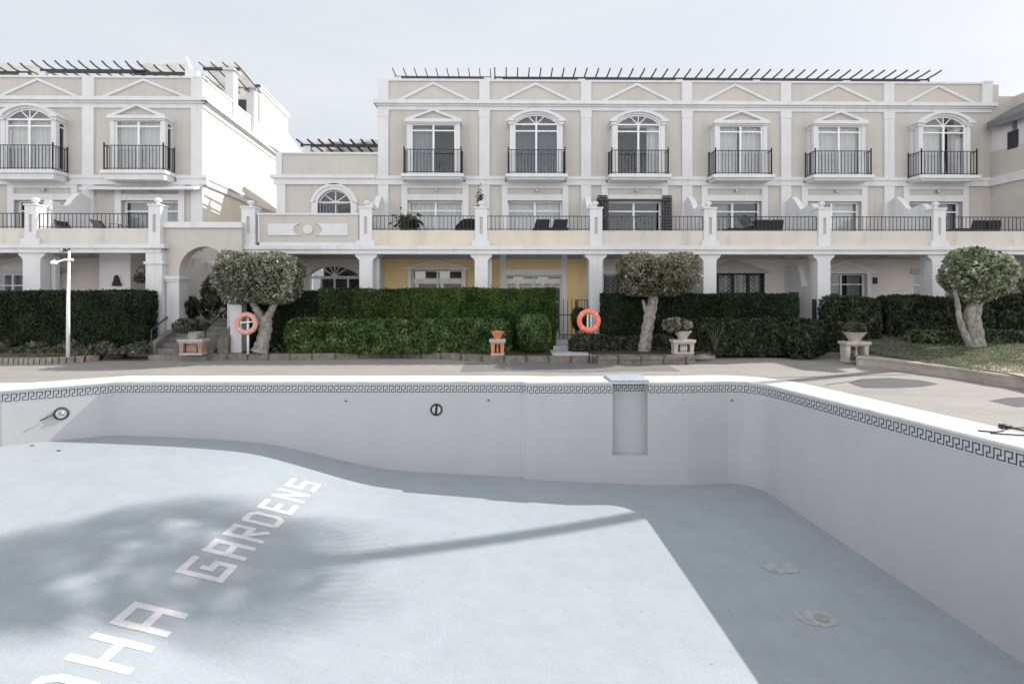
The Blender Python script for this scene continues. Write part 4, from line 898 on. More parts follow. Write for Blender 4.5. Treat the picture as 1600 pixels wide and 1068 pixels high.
for c,_ in lbays: sc.box(c-1.12,c+1.12,LF-.085,LF+.018,L_SC0,L_SC0+.1)
sc.build('string_course', M['trim'], lb)
for a, c, b in ((PX(-195,LF),PX(-130,LF),PX(-50,LF)),(PX(-4,LF),PX(60,LF),PX(126,LF)),(PX(158,LF),PX(225,LF),PX(297,LF))):
    g = MB(); zt = zL(123.5); q = .075
    g.prism([(a-.08,L_CO1),(a+.14,L_CO1),(c,zt-q),(c,zt+.02)], LF-.05, LF+.02); g.prism([(c,zt+.02),(c,zt-q),(b-.14,L_CO1),(b+.08,L_CO1)], LF-.05, LF+.02); g.build('gable_moulding', M['trim'], lb)
for c, k in lbays: bay_window(lb, c, LF, k, LZS, [(0,1)], 'curt')
for c in ldx: terrace_door(lb, c, LF, 1.0, Z_BEAM1+.02, zL(313), L_SC0, [(0,1)], 'curtm', trans=(zL(313)-.36,))
for c,h,z in lg:
    m = MB(); m.box(c-h-.13,c-h,LF-.45,LF+.02,.36,z); m.box(c+h,c+h+.13,LF-.45,LF+.02,.36,z); m.box(c-h-.13,c+h+.13,LF-.45,LF+.02,z-.1,z); m.build('door_surround', M['trim'], lb)
    pediment(lb, c, h+.35, z, zL(402), LF, .5, 'trim', True, 'bone'); window(lb, c-h, c+h, .4, z-.1, LF-.35, 3, (z-.5,), .05, 0, (), [(0,1)], 'curtm', name='patio_door')
# porch pieces at the right end of its ground floor
m = MB(); m.box(PX(162,18.9),PX(210,18.9),18.7,LF,.36,Z_BEAM0+.15); m.build('porch_wall', M['ceil'], lb)
m = MB(); m.box(LX,PX(250,LB),LB,LF-.01,Z_BEAM0+.16,Z_BEAM1-.02); m.build('terrace_slab', M['ceil'], lb)
m = MB(); XLE = PX(256,LB)+.0; m.box(LX,XLE,LB-.14,LB+.30,Z_BEAM1-.13,Z_BEAM1); m.box(LX,XLE-.05,LB-.07,LB+.30,Z_BEAM0+.06,Z_BEAM1-.13); m.box(LX,XLE-.05,LB-.09,LB+.30,Z_BEAM0,Z_BEAM0+.06)
lpx = [PX(-138,LB), PX(50,LB), PX(243,LB)]
for p in lpx: m.box(p-.1,p+.1,LB+.3,LF,Z_BEAM0+.02,Z_BEAM0+.16)
m.build('terrace_beam', M['trim'], lb)
for i, p in enumerate(lpx):
    post(lb, p, LB-.04, i == 1, .18)
    if i < 2: column(lb, p, LB-.02, .2, .27)
    a = ([LX]+lpx)[i]; b = p
    q = MB(); q.box(a,b,LB,LB+.16,Z_BEAM1,Z_PAR); q.build('terrace_parapet', M['cream'], lb); railing(lb, [(a+.18,LB+.06),(b-.18,LB+.06)], Z_PAR, Z_RAIL, .13, posts=False)
q = MB(); x = PX(243,LB); q.box(x-.27,x+.24,LB-.06,LB+.35,.0,Z_BEAM0+.0); q.box(x-.31,x+.30,LB-.10,LB+.38,PZ(413,LB),PZ(409,LB)); q.box(x-.33,x+.36,LB-.16,LB+.4,Z_BEAM1-.13,Z_BEAM1+.01); q.build('column', M['trim'], lb)
divider(lb, lpil[1]-.0, LF-.01, LB+.1); divider(lb, lpil[0], LF-.01, LB)
# awning rolled out over the left building's terraces
for a, b in ((PX(145,LF),PX(150,LF)),):
    m = MB(); m.prism([(LF-.02,zL(290)),(LF-.02,zL(294)),(LF-.5,zL(300)),(LF-.52,zL(297))], PX(140,LF), CX-.05, 'yz'); m.build('awning_case', M['trim'], lb)
# rotated, sunlit side wall with its own mouldings
D = Vector((-.0835,1,0)).normalized(); SN = Vector((D.y,-D.x,0))
def side(m, y0, y1, z0, z1, out, th=.25, zb0=None, zb1=None):
    """box along the side wall: y0..y1 distances from the corner, z may differ at both ends"""
    a = Vector((CX,LF,0))+D*y0; b = Vector((CX,LF,0))+D*y1; zb0 = z0 if zb0 is None else zb0; zb1 = z1 if zb1 is None else zb1; p = []
    for q, (l, h) in ((a,(z0,z1)),(b,(zb0,zb1))):
        for o_ in (out, -th):
            r = q+SN*o_; p += [(r.x,r.y,l),(r.x,r.y,h)]
    m.add(p, [(0,1,5,4),(2,6,7,3),(1,3,7,5),(0,4,6,2),(0,2,3,1),(4,5,7,6)])
m = MB(); side(m, .0, 14, 0, L_PT-.07, 0); side(m, 5.5, 9.6, L_PT-.07, 11.35, 0, 3.2); side(m,9.6,14,L_PT-.07,L_PT+.8,0,.25,None,L_PT+.1); m.build('side_wall', M['sidewall'], lb)
m = MB()
side(m,-.2,14,L_CO1-.13,L_CO1,.18,.02); side(m,-.1,14,L_CO1-.2,L_CO1-.13,.09,.02); side(m,-.03,14,L_CO0,L_CO1-.2,.04,.02)
side(m,-.12,14,L_SC1-.12,L_SC1,.12,.02); side(m,-.08,14,L_SC0,L_SC1-.12,.08,.02); side(m,-.05,14,L_PT-.07,L_PT,.03,.28)
side(m,5.4,9.7,11.35,11.43,.09,3.3); side(m,5.45,9.65,11.22,11.35,.05,3.25)
m.build('side_moulding', M['trim'], lb)
m = MB(); m.box(LX,CX-.3,LF+.25,LF+14,L_CO1,L_CO1+.1); m.box(LX,CX-1,LF+13.8,LF+14,0,L_CO1); m.box(LX,CX-.3,LF+.25,LF+13.8,Z_BEAM0+.1,Z_BEAM1-.02); m.box(LX,CX-.3,LF+.25,LF+13.8,L_SC0+.05,L_SC1-.1); m.box(LX-.2,LX,LF,LF+14,0,L_PT-.1); m.build('rear_body', M['sidewall'], lb)
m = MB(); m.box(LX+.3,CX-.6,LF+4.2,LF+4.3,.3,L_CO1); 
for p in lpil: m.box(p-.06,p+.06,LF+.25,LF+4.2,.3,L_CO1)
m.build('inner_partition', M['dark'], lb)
YPH = LF+5.4; 
m = MB(); a = PX(371,YPH); m.box(a,PX(389,YPH),YPH-.03,YPH+.03,PZ(178,YPH,380),PZ(156,YPH,380)); m.build('roof_window', M['iron'], lb)
for u, Y, v0, v1 in ((362,LF+2.6,165,113),(394,LF+4.6,182,141)):
    m = MB(); x = PX(u,Y); m.box(x-.17,x+.17,Y-.17,Y+.17,L_CO1,PZ(v1,Y,u)); m.box(x-.22,x+.24,Y-.3,Y+.3,PZ(v1,Y,u),PZ(v1,Y,u)+.07); m.build('roof_post', M['trim'], lb)
m = MB(); x = PX(300,LF+.5); m.prism([(x-.15,L_PT-.1),(x+.32,L_PT-.1),(x+.30,L_PT+.35),(x+.05,L_PT+.42),(x-.12,L_PT+.85)], LF+.3, LF+.5); m.build('chimney_fin', M['trim'], lb)
pergola('pergola', 'black pergola with curved rafter ends over the left block beside the torn canvas', PX(64,LF+.9), PX(228,LF+.9), LF+.9, LF+.45, LF+3.5, PZ(109,LF+.9,150), .44, [PX(70,LF+.9)], curve=.09, beam=.06, canvas=[(PX(75,LF+.9),PX(200,LF+.9),-.35)])
pergola('pergola', 'canvas topped pergola at the far left end of the left roof', PX(-150,LF+.9), PX(48,LF+.9), LF+.9, LF+.5, LF+3.5, PZ(112,LF+.9,20), .44, [PX(40,LF+.9)], curve=.1, canvas=[(PX(-140,LF+.9),PX(50,LF+.9),.22)])
pergola('pergola', 'grey reed roofed pergola at the right end of the left roof by the chimney', PX(210,LF+.9), PX(292,LF+.9), LF+.9, LF+.5, LF+3.8, PZ(113,LF+.9,250), .44, [], curve=.06, canvas=[(PX(208,LF+.9),PX(290,LF+.9),.28)])
pergola('pergola', 'grey canvas pergola on two white posts behind the sunlit side wall', PX(318,LF+2.6), PX(375,LF+2.6), LF+2.6, LF+2.2, LF+4.6, PZ(106,LF+2.6,350), .42, [], slope=-.35, canvas=[(PX(318,LF+2.6),PX(368,LF+2.6),.06)], r=.025)

# ---------------------------------------------------------------- arched gateway with stairs between the blocks
gate = thing('archway', 'beige arched gateway wall with white piers at the top of the garden steps', 'gateway', (PX(318,LB+.2),LB+.2,0))
YG = LB+.15; ax, ahw = PX(319,YG), PX(355,YG)-PX(319,YG)+.06; azs = PZ(425,YG,319); x0, x1 = PX(252,YG), PX(378,YG)
m = MB(); archwall(m, ax, ahw, azs, ahw*1.03, x0, x1, PZ(356,YG,319), YG, YG+.4); m.box(x0,ax-ahw,YG,YG+.4,0,azs); m.box(ax+ahw,x1+.1,YG,YG+.4,0,azs); m.build('wall', M['beige'], gate)
m = MB(); m.box(x0-.1,x1+.02,YG-.08,YG+.45,PZ(356,YG,319),PZ(347,YG,319)); m.build('coping', M['trim'], gate)
for a, b in ((ax-ahw-.36,ax-ahw+.03),(ax+ahw-.03,ax+ahw+.36)):
    m = MB(); m.box(a,b,YG-.06,YG+.46,.1,PZ(440,YG,265)); m.box(a-.08,b+.05,YG-.13,YG+.5,PZ(436,YG,265),PZ(431,YG,265)); m.box(a-.04,b+.02,YG-.09,YG+.48,PZ(440,YG,265),PZ(436,YG,265)); m.build('pier', M['trim'], gate)
m = MB(); m.box(x0+.3,x1,LF+1.5,LF+1.7,0,4.2); m.box(x0+.25,x0+.4,YG+.4,LF+1.5,0,3.4); m.box(x1,x1+.15,YG+.4,LF+1.5,0,3.4); m.build('passage_wall', M['bone'], gate)
m = MB(); m.box(PX(281,LF+.5),PX(306,LF+.5),LF+.5,LF+.6,1.0,PZ(430,LF+.5,290)); m.build('door', M['trim'], gate)
for k in range(3):
    m = MB(); y = YG+.8+k*.8; m.bar((x0+.3,y+.3,3.1),(x1,y-.4,2.85),.08); m.build('ceiling_beam', M['trim'], gate)
st = thing('garden_steps', 'grey stone steps rising through the arched gateway', 'steps', (PX(290,16.5),16.3,0))
sx0, sx1 = PX(240,16.3), PX(316,16.3)
for k in range(7):
    m = MB(); m.box(sx0+.02*k,sx1+.25+.05*k,16.05+.3*k,19.6,.15*k-(.01 if k == 0 else 0),.15*(k+1)); m.build('step', M['step'], st, bevel=.01)
m = MB(); m.prism([(16.3,0),(16.3,.62),(18.4,1.5),(18.4,0)], sx1+.45, sx1+.75, 'yz'); m.box(sx1+.4, PX(361.5,16.6), 16.53, 16.75, .1, .85); m.build('side_wall', M['kerb'], st)
m = MB(); m.prism([(16.3,0),(16.3,.5),(18.4,1.2),(18.4,0)], sx0-.12, sx0+.06, 'yz'); m.build('side_wall', M['step'], st)
for u0, v0, vb, u1, v1, lab in ((237,515,553,279,481,'left'),(321,515,552,362,476,'right')):
    Y0, Y1 = 16.15, 18.2; a = Vector((PX(u0,Y0),Y0,PZ(v0,Y0,u0))); b = Vector((PX(u1,Y1),Y1,PZ(v1,Y1,u1)))
    m = MB(); m.tube([a,b], .025, 8); m.bar((a.x,a.y,.02),a,.022); m.bar((b.x,b.y,.9),b,.022); m.build('handrail', M['iron'], label='sloping dark iron handrail on the '+lab+' side of the garden steps', cat='handrail', group='handrails of the steps')
m = MB(); x = PX(371,16.6); m.box(x-.17,x+.17,16.5,16.84,.15,PZ(458,16.6,371)-.05); m.box(x-.2,x+.2,16.47,16.87,PZ(458,16.6,371)-.05,PZ(458,16.6,371)); m.build('gate_post', M['trim'], label='short square white gate post half hidden by the left topiary tree', cat='post')
# little iron gate on the path
gt = thing('garden_gate', 'black iron garden gate standing open where the stone path meets the yellow house', 'gate', (PX(890,17.6),17.6,.4))
m = MB(); ya = 17.62
for k in range(5): x = PX(874+k*6.5,ya); m.bar((x,ya,.46),(x,ya,PZ(468,ya,880)+.02*(k%2)),.014 if k < 4 else .04)
m.bar((PX(874,ya),ya,.62),(PX(900,ya),ya,.62),.02); m.bar((PX(874,ya),ya,PZ(492,ya,880)),(PX(900,ya),ya,PZ(492,ya,880)),.02); m.build('leaf', M['iron'], gt)
m = MB(); 
for k in range(4): x = PX(903+k*5,ya+.4); m.bar((x,ya+.4,.46),(x,ya+.4,PZ(468,ya,880)),.03 if k in (0,3) else .012)
m.bar((PX(903,ya+.4),ya+.4,PZ(469,ya,880)),(PX(918,ya+.4),ya+.4,PZ(469,ya,880)),.018); m.build('leaf', M['iron'], gt)
m = MB(); x = PX(1270,17.7); m.box(x-.05,x+.06,17.6,17.66,.4,PZ(467,17.6,1270)); m.box(x-.42,x-.08,18.4,18.45,.4,2.0); m.build('side_gate', M['iron'], label='narrow black gate beside the white column behind the low dark hedge', cat='gate')

# ---------------------------------------------------------------- the block across the garden, behind the camera (mirrored in the glass)
ob = thing('apartment_building', 'sunlit cream block on the far side of the pool mirrored in the patio door glass', 'building', (0,-42,0))
YO = -42.; hs = [(x-1.1,x+1.1,z,z+1.9) for x in np.arange(-33,34,3.7) for z in (.6,3.9)]
m = MB(); m.wall(-36,36,0,6.6,YO-.3,YO,hs); m.build('wall', M['sidewall'], ob)
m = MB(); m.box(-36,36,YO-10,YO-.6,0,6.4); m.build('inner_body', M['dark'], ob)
m = MB(); m.box(-36.2,36.2,YO-10.2,YO+.2,6.45,6.7); m.build('cornice', M['trim'], ob)
m = MB(); m.box(-36,36,YO,YO+2.2,3.2,3.5); m.box(-36,36,YO+2.05,YO+2.2,3.5,4.0); m.build('terrace', M['cream'], ob)
for x in np.arange(-35,36,3.7): m = MB(); m.box(x-.2,x+.2,YO+1.7,YO+2.19,0,3.2); m.build('column', M['trim'], ob)
# ================================================================ PLANTING
def lump(P, f=1.3, s=0.):
    return (np.sin(P[:,0]*f*2.1+s)+np.sin(P[:,2]*f*3.3+s*2+P[:,0]*f)+np.sin(P[:,1]*f*2.7+P[:,0]*1.7*f))/3
def hedge(name, label, x0, x1, y0, y1, z0, z1, leaf, core, size=.05, dens=900, lumpa=.05, rnd=.08, cat='hedge', group=None, endr=0, seed=0., top=True, jit=.9, parent=None, back=.25):
    t = thing(name, label, cat, ((x0+x1)/2,(y0+y1)/2,z0), group)
    # core
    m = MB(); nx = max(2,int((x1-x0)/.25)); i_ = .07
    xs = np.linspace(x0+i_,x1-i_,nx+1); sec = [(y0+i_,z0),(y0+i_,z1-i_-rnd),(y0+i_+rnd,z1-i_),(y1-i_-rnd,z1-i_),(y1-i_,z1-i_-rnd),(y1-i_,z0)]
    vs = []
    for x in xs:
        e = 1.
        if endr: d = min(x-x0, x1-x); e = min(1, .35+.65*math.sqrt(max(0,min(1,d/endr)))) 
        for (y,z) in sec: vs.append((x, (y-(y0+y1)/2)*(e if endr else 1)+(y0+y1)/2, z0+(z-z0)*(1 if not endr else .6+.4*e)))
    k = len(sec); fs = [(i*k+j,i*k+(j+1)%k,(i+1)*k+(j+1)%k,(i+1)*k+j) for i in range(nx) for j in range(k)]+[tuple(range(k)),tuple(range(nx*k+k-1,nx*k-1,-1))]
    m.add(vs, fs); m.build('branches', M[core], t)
    Ps = []; Ns = []
    def face(n, fx, nrm):
        n = int(n); 
        if n < 1: return
        a = RNG.random(n); b = RNG.random(n); P = fx(a,b); Ps.append(P); Ns.append(np.tile(np.array(nrm,float),(n,1)))
    Lx, Ly, Lz = x1-x0, y1-y0, z1-z0
    face(dens*Lx*Lz, lambda a,b: np.stack([x0+a*Lx, np.full_like(a,y0), z0+b*Lz],1), (0,-1,.15))
    face(dens*Lx*Ly*.8, lambda a,b: np.stack([x0+a*Lx, y0+b*Ly, np.full_like(a,z1)],1), (0,0,1))
    face(dens*Ly*Lz, lambda a,b: np.stack([np.full_like(a,x0), y0+a*Ly, z0+b*Lz],1), (-1,0,.1))
    face(dens*Ly*Lz, lambda a,b: np.stack([np.full_like(a,x1), y0+a*Ly, z0+b*Lz],1), (1,0,.1))
    face(dens*back*Lx*Lz, lambda a,b: np.stack([x0+a*Lx, np.full_like(a,y1), z0+b*Lz],1), (0,1,.1))
    P = np.concatenate(Ps); N = np.concatenate(Ns)
    if endr:
        d = np.minimum(P[:,0]-x0, x1-P[:,0]); e = np.minimum(1,.35+.65*np.sqrt(np.clip(d/endr,0,1))); P[:,1] = (P[:,1]-(y0+y1)/2)*e+(y0+y1)/2; P[:,2] = z0+(P[:,2]-z0)*(.6+.4*e)
    # rounded top edges
    h = P[:,2]-(z1-rnd); mk = h > 0; dy = np.where(P[:,1] < (y0+y1)/2, P[:,1]-y0, y1-P[:,1]); c = np.clip(1-dy/rnd,0,1); P[:,2] -= np.where(mk, c*c*rnd*.7, 0)
    out_ = np.where(RNG.random(len(P)) < .015, RNG.uniform(.02,.07,len(P)), 0)
    P += N*(lump(P, 1.3, seed)*lumpa+lump(P, 5.1, seed+1)*.018+out_+RNG.normal(scale=size*.35,size=len(P))-.02)[:,None]
    leafmesh('foliage', P, N, size, M[leaf], t, jit)
    return t
# left tall hedge
hedge('clipped_hedge', 'tall flat topped dark green hedge behind the lamp post on the left', -22, PX(229,16.4)+.0, 16.35, 16.95, .22, PZ(454.5,16.4), 'hedge_d', 'core', .045, 1500, .035, .05, seed=1)
# hedges left of the path
yt0, yt1 = 16.95, 17.42
hedge('clipped_hedge', 'dark tall hedge behind the trunk of the left topiary tree', PX(380,17.1), PX(500,17.0), yt0+.02, yt1, .2, PZ(454,17), 'hedge_d', 'core', .045, 1500, .04, .06, seed=2)
hedge('clipped_hedge', 'tall hedge with brownish patches below the arched ground floor window', PX(498,17.0), PX(640,17), yt0-.02, yt1, .2, PZ(451.5,17), 'hedge_b', 'coreg', .045, 1500, .07, .12, seed=3)
hedge('clipped_hedge', 'bright green tall hedge in front of the yellow wall', PX(641,17.0), PX(868,17.0), yt0, yt1, .2, PZ(450.5,17), 'hedge_g', 'coreg', .042, 1800, .03, .04, seed=4)
hedge('clipped_hedge', 'low glossy green hedge behind the long curved kerb', PX(445,16.55), PX(798,16.3), 16.32, 16.86, .17, PZ(499.5,16.4), 'hedge_v', 'coreg', .06, 1000, .05, .07, seed=5, endr=.25)
def bush(name, label, c, r, leaf, core, size=.05, n=5000, ex=2.6, zlow=-.95, cat='bush', group=None, lumpa=.06, jit=.9, coreR=.86, seed=0., trunk=None, inner_=.0, conic=0.):
    t = thing(name, label, cat, (c[0],c[1],c[2]-r[2]), group)
    U = RNG.normal(size=(n,3)); U /= np.linalg.norm(U,axis=1,keepdims=True)
    def sup(U, sc=1):
        k = (np.abs(U[:,0])**ex+np.abs(U[:,1])**ex+np.abs(U[:,2])**ex)**(-1/ex); P = U*k[:,None]
        if conic: f = 1-conic*np.clip(-P[:,2],0,1)**1.3; P[:,0] *= f; P[:,1] *= f
        return P
    P = sup(U); N = U.copy(); s = 1+RNG.normal(scale=.03,size=n)+lumpa*lump(P*np.array(r)*1.0+np.array(c), 2.2, seed)/np.mean(r)
    if inner_: s *= np.where(RNG.random(n) < inner_, RNG.uniform(.7,1,n), 1)
    P = P*s[:,None]; keep = P[:,2] > zlow; P = P[keep]; N = N[keep]
    P = P*np.array(r)+np.array(c)
    leafmesh('foliage', P, N, size, M[leaf], t, jit)
    if coreR:
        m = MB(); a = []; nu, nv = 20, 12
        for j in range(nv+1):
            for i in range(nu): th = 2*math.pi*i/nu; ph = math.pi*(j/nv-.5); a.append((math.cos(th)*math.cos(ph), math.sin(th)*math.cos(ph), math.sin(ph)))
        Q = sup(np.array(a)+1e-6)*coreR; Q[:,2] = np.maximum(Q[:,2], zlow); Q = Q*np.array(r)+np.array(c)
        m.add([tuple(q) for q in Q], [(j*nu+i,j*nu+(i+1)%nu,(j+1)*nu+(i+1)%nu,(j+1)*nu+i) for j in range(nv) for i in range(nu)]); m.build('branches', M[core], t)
    return t
c = lambda u,v,Y: (PX(u,Y),Y,PZ(v,Y,u))
bush('round_bush', 'round clipped green bush standing at the end of the bright green hedge', c(834,520,16.35), (.47,.40,.58), 'hedge_v', 'coreg', .04, 6000, 3.0)
bush('round_bush', 'small round dark bush behind the orange life buoy', c(906,498,17.15), (.26,.22,.40), 'hedge_k', 'core', .04, 2500, 2.6)
# right of the path
hedge('clipped_hedge', 'tall dark hedge behind the leaning topiary tree', PX(941,17.0), PX(1121,17), yt0, yt1, .2, PZ(458.5,17), 'hedge_d', 'core', .045, 1500, .03, .05, seed=6)
hedge('clipped_hedge', 'tall dark hedge below the black scroll grille window', PX(1124,17.0), PX(1251,17), yt0+.03, yt1, .2, PZ(459,17), 'hedge_d', 'core', .045, 1500, .03, .06, seed=7, endr=.12)
hedge('shrub_border', 'low fluffy grey green shrub strip beneath the orange life buoy', PX(893,16.5), PX(1052,16.5), 16.3, 16.8, .2, PZ(524,16.5), 'lav', 'core', .06, 1100, .08, .15, cat='shrubs', endr=.3, jit=1.6, seed=8)
hedge('clipped_hedge', 'low dark leafy hedge between the two flower pedestals on the right', PX(1062,16.5), PX(1320,16.4), 16.28, 16.85, .1, PZ(500,16.4), 'hedge_k', 'core', .065, 1000, .07, .08, seed=9, endr=.2)
bush('overhanging_shrub', 'dark shrub hanging over the kerb at the low dark hedge', c(1262,533,16.15), (.55,.42,.50), 'hedge_k', 'core', .06, 2500, 2.2, lumpa=.15)
hedge('clipped_hedge', 'bulky rounded hedge block behind the pale stone urn', PX(1293,16.7), PX(1384,16.6), 16.6, 17.35, .2, PZ(465,16.7), 'hedge_k', 'core', .06, 1100, .08, .12, seed=10, endr=.2)
hedge('clipped_hedge', 'dark hedge on the grassy bank left of the multi stemmed topiary', PX(1383,17.0), PX(1548,17), 16.85, 17.45, .5, PZ(464,17), 'hedge_k', 'core', .065, 1000, .06, .08, seed=11)
hedge('clipped_hedge', 'dark hedge on the grassy bank right of the multi stemmed topiary', PX(1552,17.0), PX(1650,17), 16.8, 17.4, .5, PZ(462,17), 'hedge_k', 'core', .065, 1000, .06, .08, seed=12)
hedge('shrub_border', 'low dark ground cover shrubs around the multi stemmed topiary trunk', PX(1425,16.1), PX(1640,16.1), 15.85, 16.55, .25, PZ(517,16.1), 'shrub', 'core', .06, 1000, .1, .2, cat='shrubs', endr=.9, seed=13)
# ground plants
def scatter(name, label, n, fx, size, leaf, cat='plants', jit=2.0, aspect=2.6):
    P = fx(RNG.random(n), RNG.random(n), RNG.random(n)); leafmesh(name, P, np.tile([0,0,1.],(n,1)), size, M[leaf], None, jit, aspect, label=label, cat=cat, kind='stuff')
def kfront(x, K):
    xs = np.array([p[0] for p in K]); ys = np.array([p[1] for p in K]); return np.interp(x, xs, ys)
xa, xb = -20, PX(226,16)
scatter('ground_cover', 'straggly grey green low plants along the foot of the left hedge', 6000, lambda a,b,c_: np.stack([xa+a*(xb-xa), 15.95+b*.45, .25+c_**2*.30*(.6+.4*np.sin(a*60))],1), .07, 'cover')
scatter('grass', 'short grass of the left lawn', 22000, lambda a,b,c_: np.stack([xa+a*(xb-xa), kfront(xa+a*(xb-xa),KL)+.35+b*np.maximum(.1,16.1-kfront(xa+a*(xb-xa),KL)-.3), .17+c_*.03+.03*b],1), .03, 'grass', cat='grass', aspect=3)
def lawn_r(a, b, c_):
    x = 10.4+a*7.5; y0 = kfront(x, sorted(KR4)); y = y0+.38+b*(16.8-y0); t = (y-y0)/(17.6-y0); return np.stack([x, y, .245+(.75-.235)*t**4+c_*.02],1)
scatter('grass', 'short mown grass of the right lawn', 60000, lawn_r, .032, 'grass', cat='grass', aspect=3)
xc, xd = PX(395,16.3), PX(446,16.3)
scatter('ground_cover', 'small dark leaves around the left topiary trunk', 1200, lambda a,b,c_: np.stack([xc+a*(xd-xc), 16.35+b*.4, .2+c_**2*.25],1), .06, 'hedge_k')
# topiary trees
def topiary(label, base, stems, crown, r, leaf, ex, conic, n, size, twigs=26, seed=0, core='core', coreR=.80):
    t = bush('topiary_tree', label, crown, r, leaf, core, size, n, ex, -1., 'tree', 'topiary trees in the garden beds', .13, 2.6, coreR, seed, inner_=.45, conic=conic)
    t.location = base; WLd = Vector(base)
    for ch in t.children: ch.matrix_parent_inverse = Matrix.Translation(-WLd)
    WL[t.name] = WLd
    for pts, rs in stems:
        m = MB(); P = smooth3(pts, 5); R = [lerp(rs[int(i/5)], rs[min(int(i/5)+1,len(rs)-1)], (i%5)/5) for i in range(len(P))]
        R = [q*(1+.10*math.sin(i*2.1+seed)) for i, q in enumerate(R)]; m.tube(P, R, 12); o = m.build('trunk', M['trunk'], t, smooth=True)
    m = MB(); rr = random.Random(seed)
    for k in range(twigs):
        a = rr.uniform(0,2*math.pi); e = rr.uniform(.1,1.2); d = Vector((math.cos(a)*math.cos(e)*r[0], math.sin(a)*math.cos(e)*r[1], math.sin(e)*r[2]))
        s = Vector((crown[0],crown[1],crown[2]-r[2]*.8)); q = Vector(crown)+d*.8+Vector((0,0,-r[2]*.2)); mid = s.lerp(q,.5)+Vector((rr.uniform(-.1,.1),rr.uniform(-.1,.1),-.05)); m.tube([s,mid,q],[.035,.022,.008],5)
    m.build('limbs', M['trunk'], t)
    return t
def smooth3(pts, n):
    P = [Vector(p) for p in pts]; out = []
    for i in range(len(P)-1):
        a, b, c_, d = P[max(i-1,0)], P[i], P[i+1], P[min(i+2,len(P)-1)]
        for k in range(n):
            t = k/n; out.append(.5*((2*b)+(c_-a)*t+(2*a-5*b+4*c_-d)*t*t+(3*b-a-3*c_+d)*t**3))
    out.append(P[-1]); return out
Y = 16.25
topiary('topiary tree with a flat topped drum crown on a forked trunk left of centre', (PX(412,Y),Y,.2),
  [([c(406,549,Y),c(411,532,Y),c(415,512,Y),c(413,494,Y)],[.25,.19,.185,.19]), ([c(410,500,Y),c(402,485,Y),c(395,472,Y),c(388,452,Y)],[.15,.11,.095,.08]), ([c(416,500,Y),c(424,485,Y),c(430,472,Y),c(436,452,Y)],[.14,.10,.09,.08]),
   ([c(398,550,Y-.1),c(403,546,Y),c(410,530,Y)],[.06,.10,.12])],
  c(407,436,Y), (1.09,.80,.73), 'tree1', 5.0, .20, 11000, .058, seed=1, coreR=.62)
topiary('topiary tree with a rounded drum crown on a single leaning trunk right of centre', (PX(1007,Y),Y,.2),
  [([c(1006,552,Y),c(1009,530,Y),c(1013,505,Y),c(1018,480,Y),c(1022,460,Y)],[.20,.18,.17,.16,.13]), ([c(1010,492,Y),c(1006,474,Y),c(1004,468,Y)],[.05,.055,.03])],
  c(1024,430,Y), (1.12,.85,.62), 'tree2', 4.0, .30, 11000, .052, seed=2, coreR=.62)
topiary('topiary tree with a wide mushroom crown on a twisted multi stemmed trunk at the right', (PX(1528,15.55),15.55,.28),
  [([c(1526,549,15.55),c(1519,522,15.6),c(1514,497,15.55),c(1520,470,15.55)],[.22,.16,.14,.12]), ([c(1521,551,15.45),c(1508,524,15.45),c(1499,498,15.45),c(1496,474,15.45),c(1491,448,15.45)],[.10,.09,.075,.065,.05]), ([c(1531,549,15.55),c(1528,520,15.5),c(1525,495,15.55),c(1532,466,15.55)],[.17,.14,.12,.09]), ([c(1546,548,15.5),c(1534,545,15.55),c(1528,530,15.55)],[.04,.09,.12])],
  c(1526,434,15.55), (.91,.64,.80), 'tree3', 2.6, .55, 9500, .068, seed=3, coreR=.5)
# shrubs in the passage
for (u,v,Yp,r,lab) in ((292,487,17.9,.36,'smaller dark leafy shrub inside the arched gateway'),(333,468,17.6,.52,'larger dark leafy shrub at the right side of the arched gateway')):
    bush('passage_shrub', lab, c(u,v,Yp), (r,r*.8,r*1.2), 'hedge_k', 'core', .11, 700, 2.0, lumpa=.3, jit=1.5, coreR=.6)
# potted plants on pedestals
def pedestal(label, u, vtop, vbase, Yp, w, stone, cut, pot, bw, vpot, plant=None, balus=4, solid=False, zb=None, plab=None, puth=None):
    x = PX(u,Yp); zb = PZ(vbase,Yp,u) if zb is None else zb; zt = PZ(vtop,Yp,u)
    t = thing('pedestal', label, 'pedestal', (x,Yp,zb), 'pedestals along the kerb')
    m = MB(); m.box(x-w,x+w,Yp-.2,Yp+.2,zt-.08,zt); m.box(x-w+.03,x+w-.03,Yp-.17,Yp+.17,zt-.12,zt-.08); m.build('slab', M[stone], t, bevel=.012)
    m = MB(); m.box(x-w+.04,x+w-.04,Yp-.16,Yp+.16,zb,zb+.06); m.build('base', M[stone], t, bevel=.01)
    for s in (-1,1): m = MB(); m.frustum(x+s*(w-.10),Yp,zb+.06,zt-.12,.045,.14,.06,.15); m.build('leg', M[cut], t)
    h = zt-.12-zb-.06
    for k in range(balus):
        m = MB(); xx = x+lerp(-w+.22,w-.22,(k+.5)/balus); m.lathe([(.03,0),(.02,.15*h),(.042,.4*h),(.02,.75*h),(.035,h)], (xx,Yp-.08,zb+.06), 8); m.build('baluster', M[cut], t, smooth=True)
    p = thing('planter', plab, 'planter', (x,Yp,zt), 'planters on the pedestals')
    zp_ = PZ(vpot,Yp,u); hh = zp_-zt; m = MB()
    m.lathe([(bw*.55,0),(bw*.5,.02),(bw*.6,.3*hh),(bw,hh*.93),(bw*1.06,hh*.95),(bw*1.06,hh),(bw*.9,hh),(bw*.85,hh*.85),(.001,hh*.8)], (x,Yp,zt+.002), 20); m.build('bowl', M[pot], p, smooth=False)
    return t
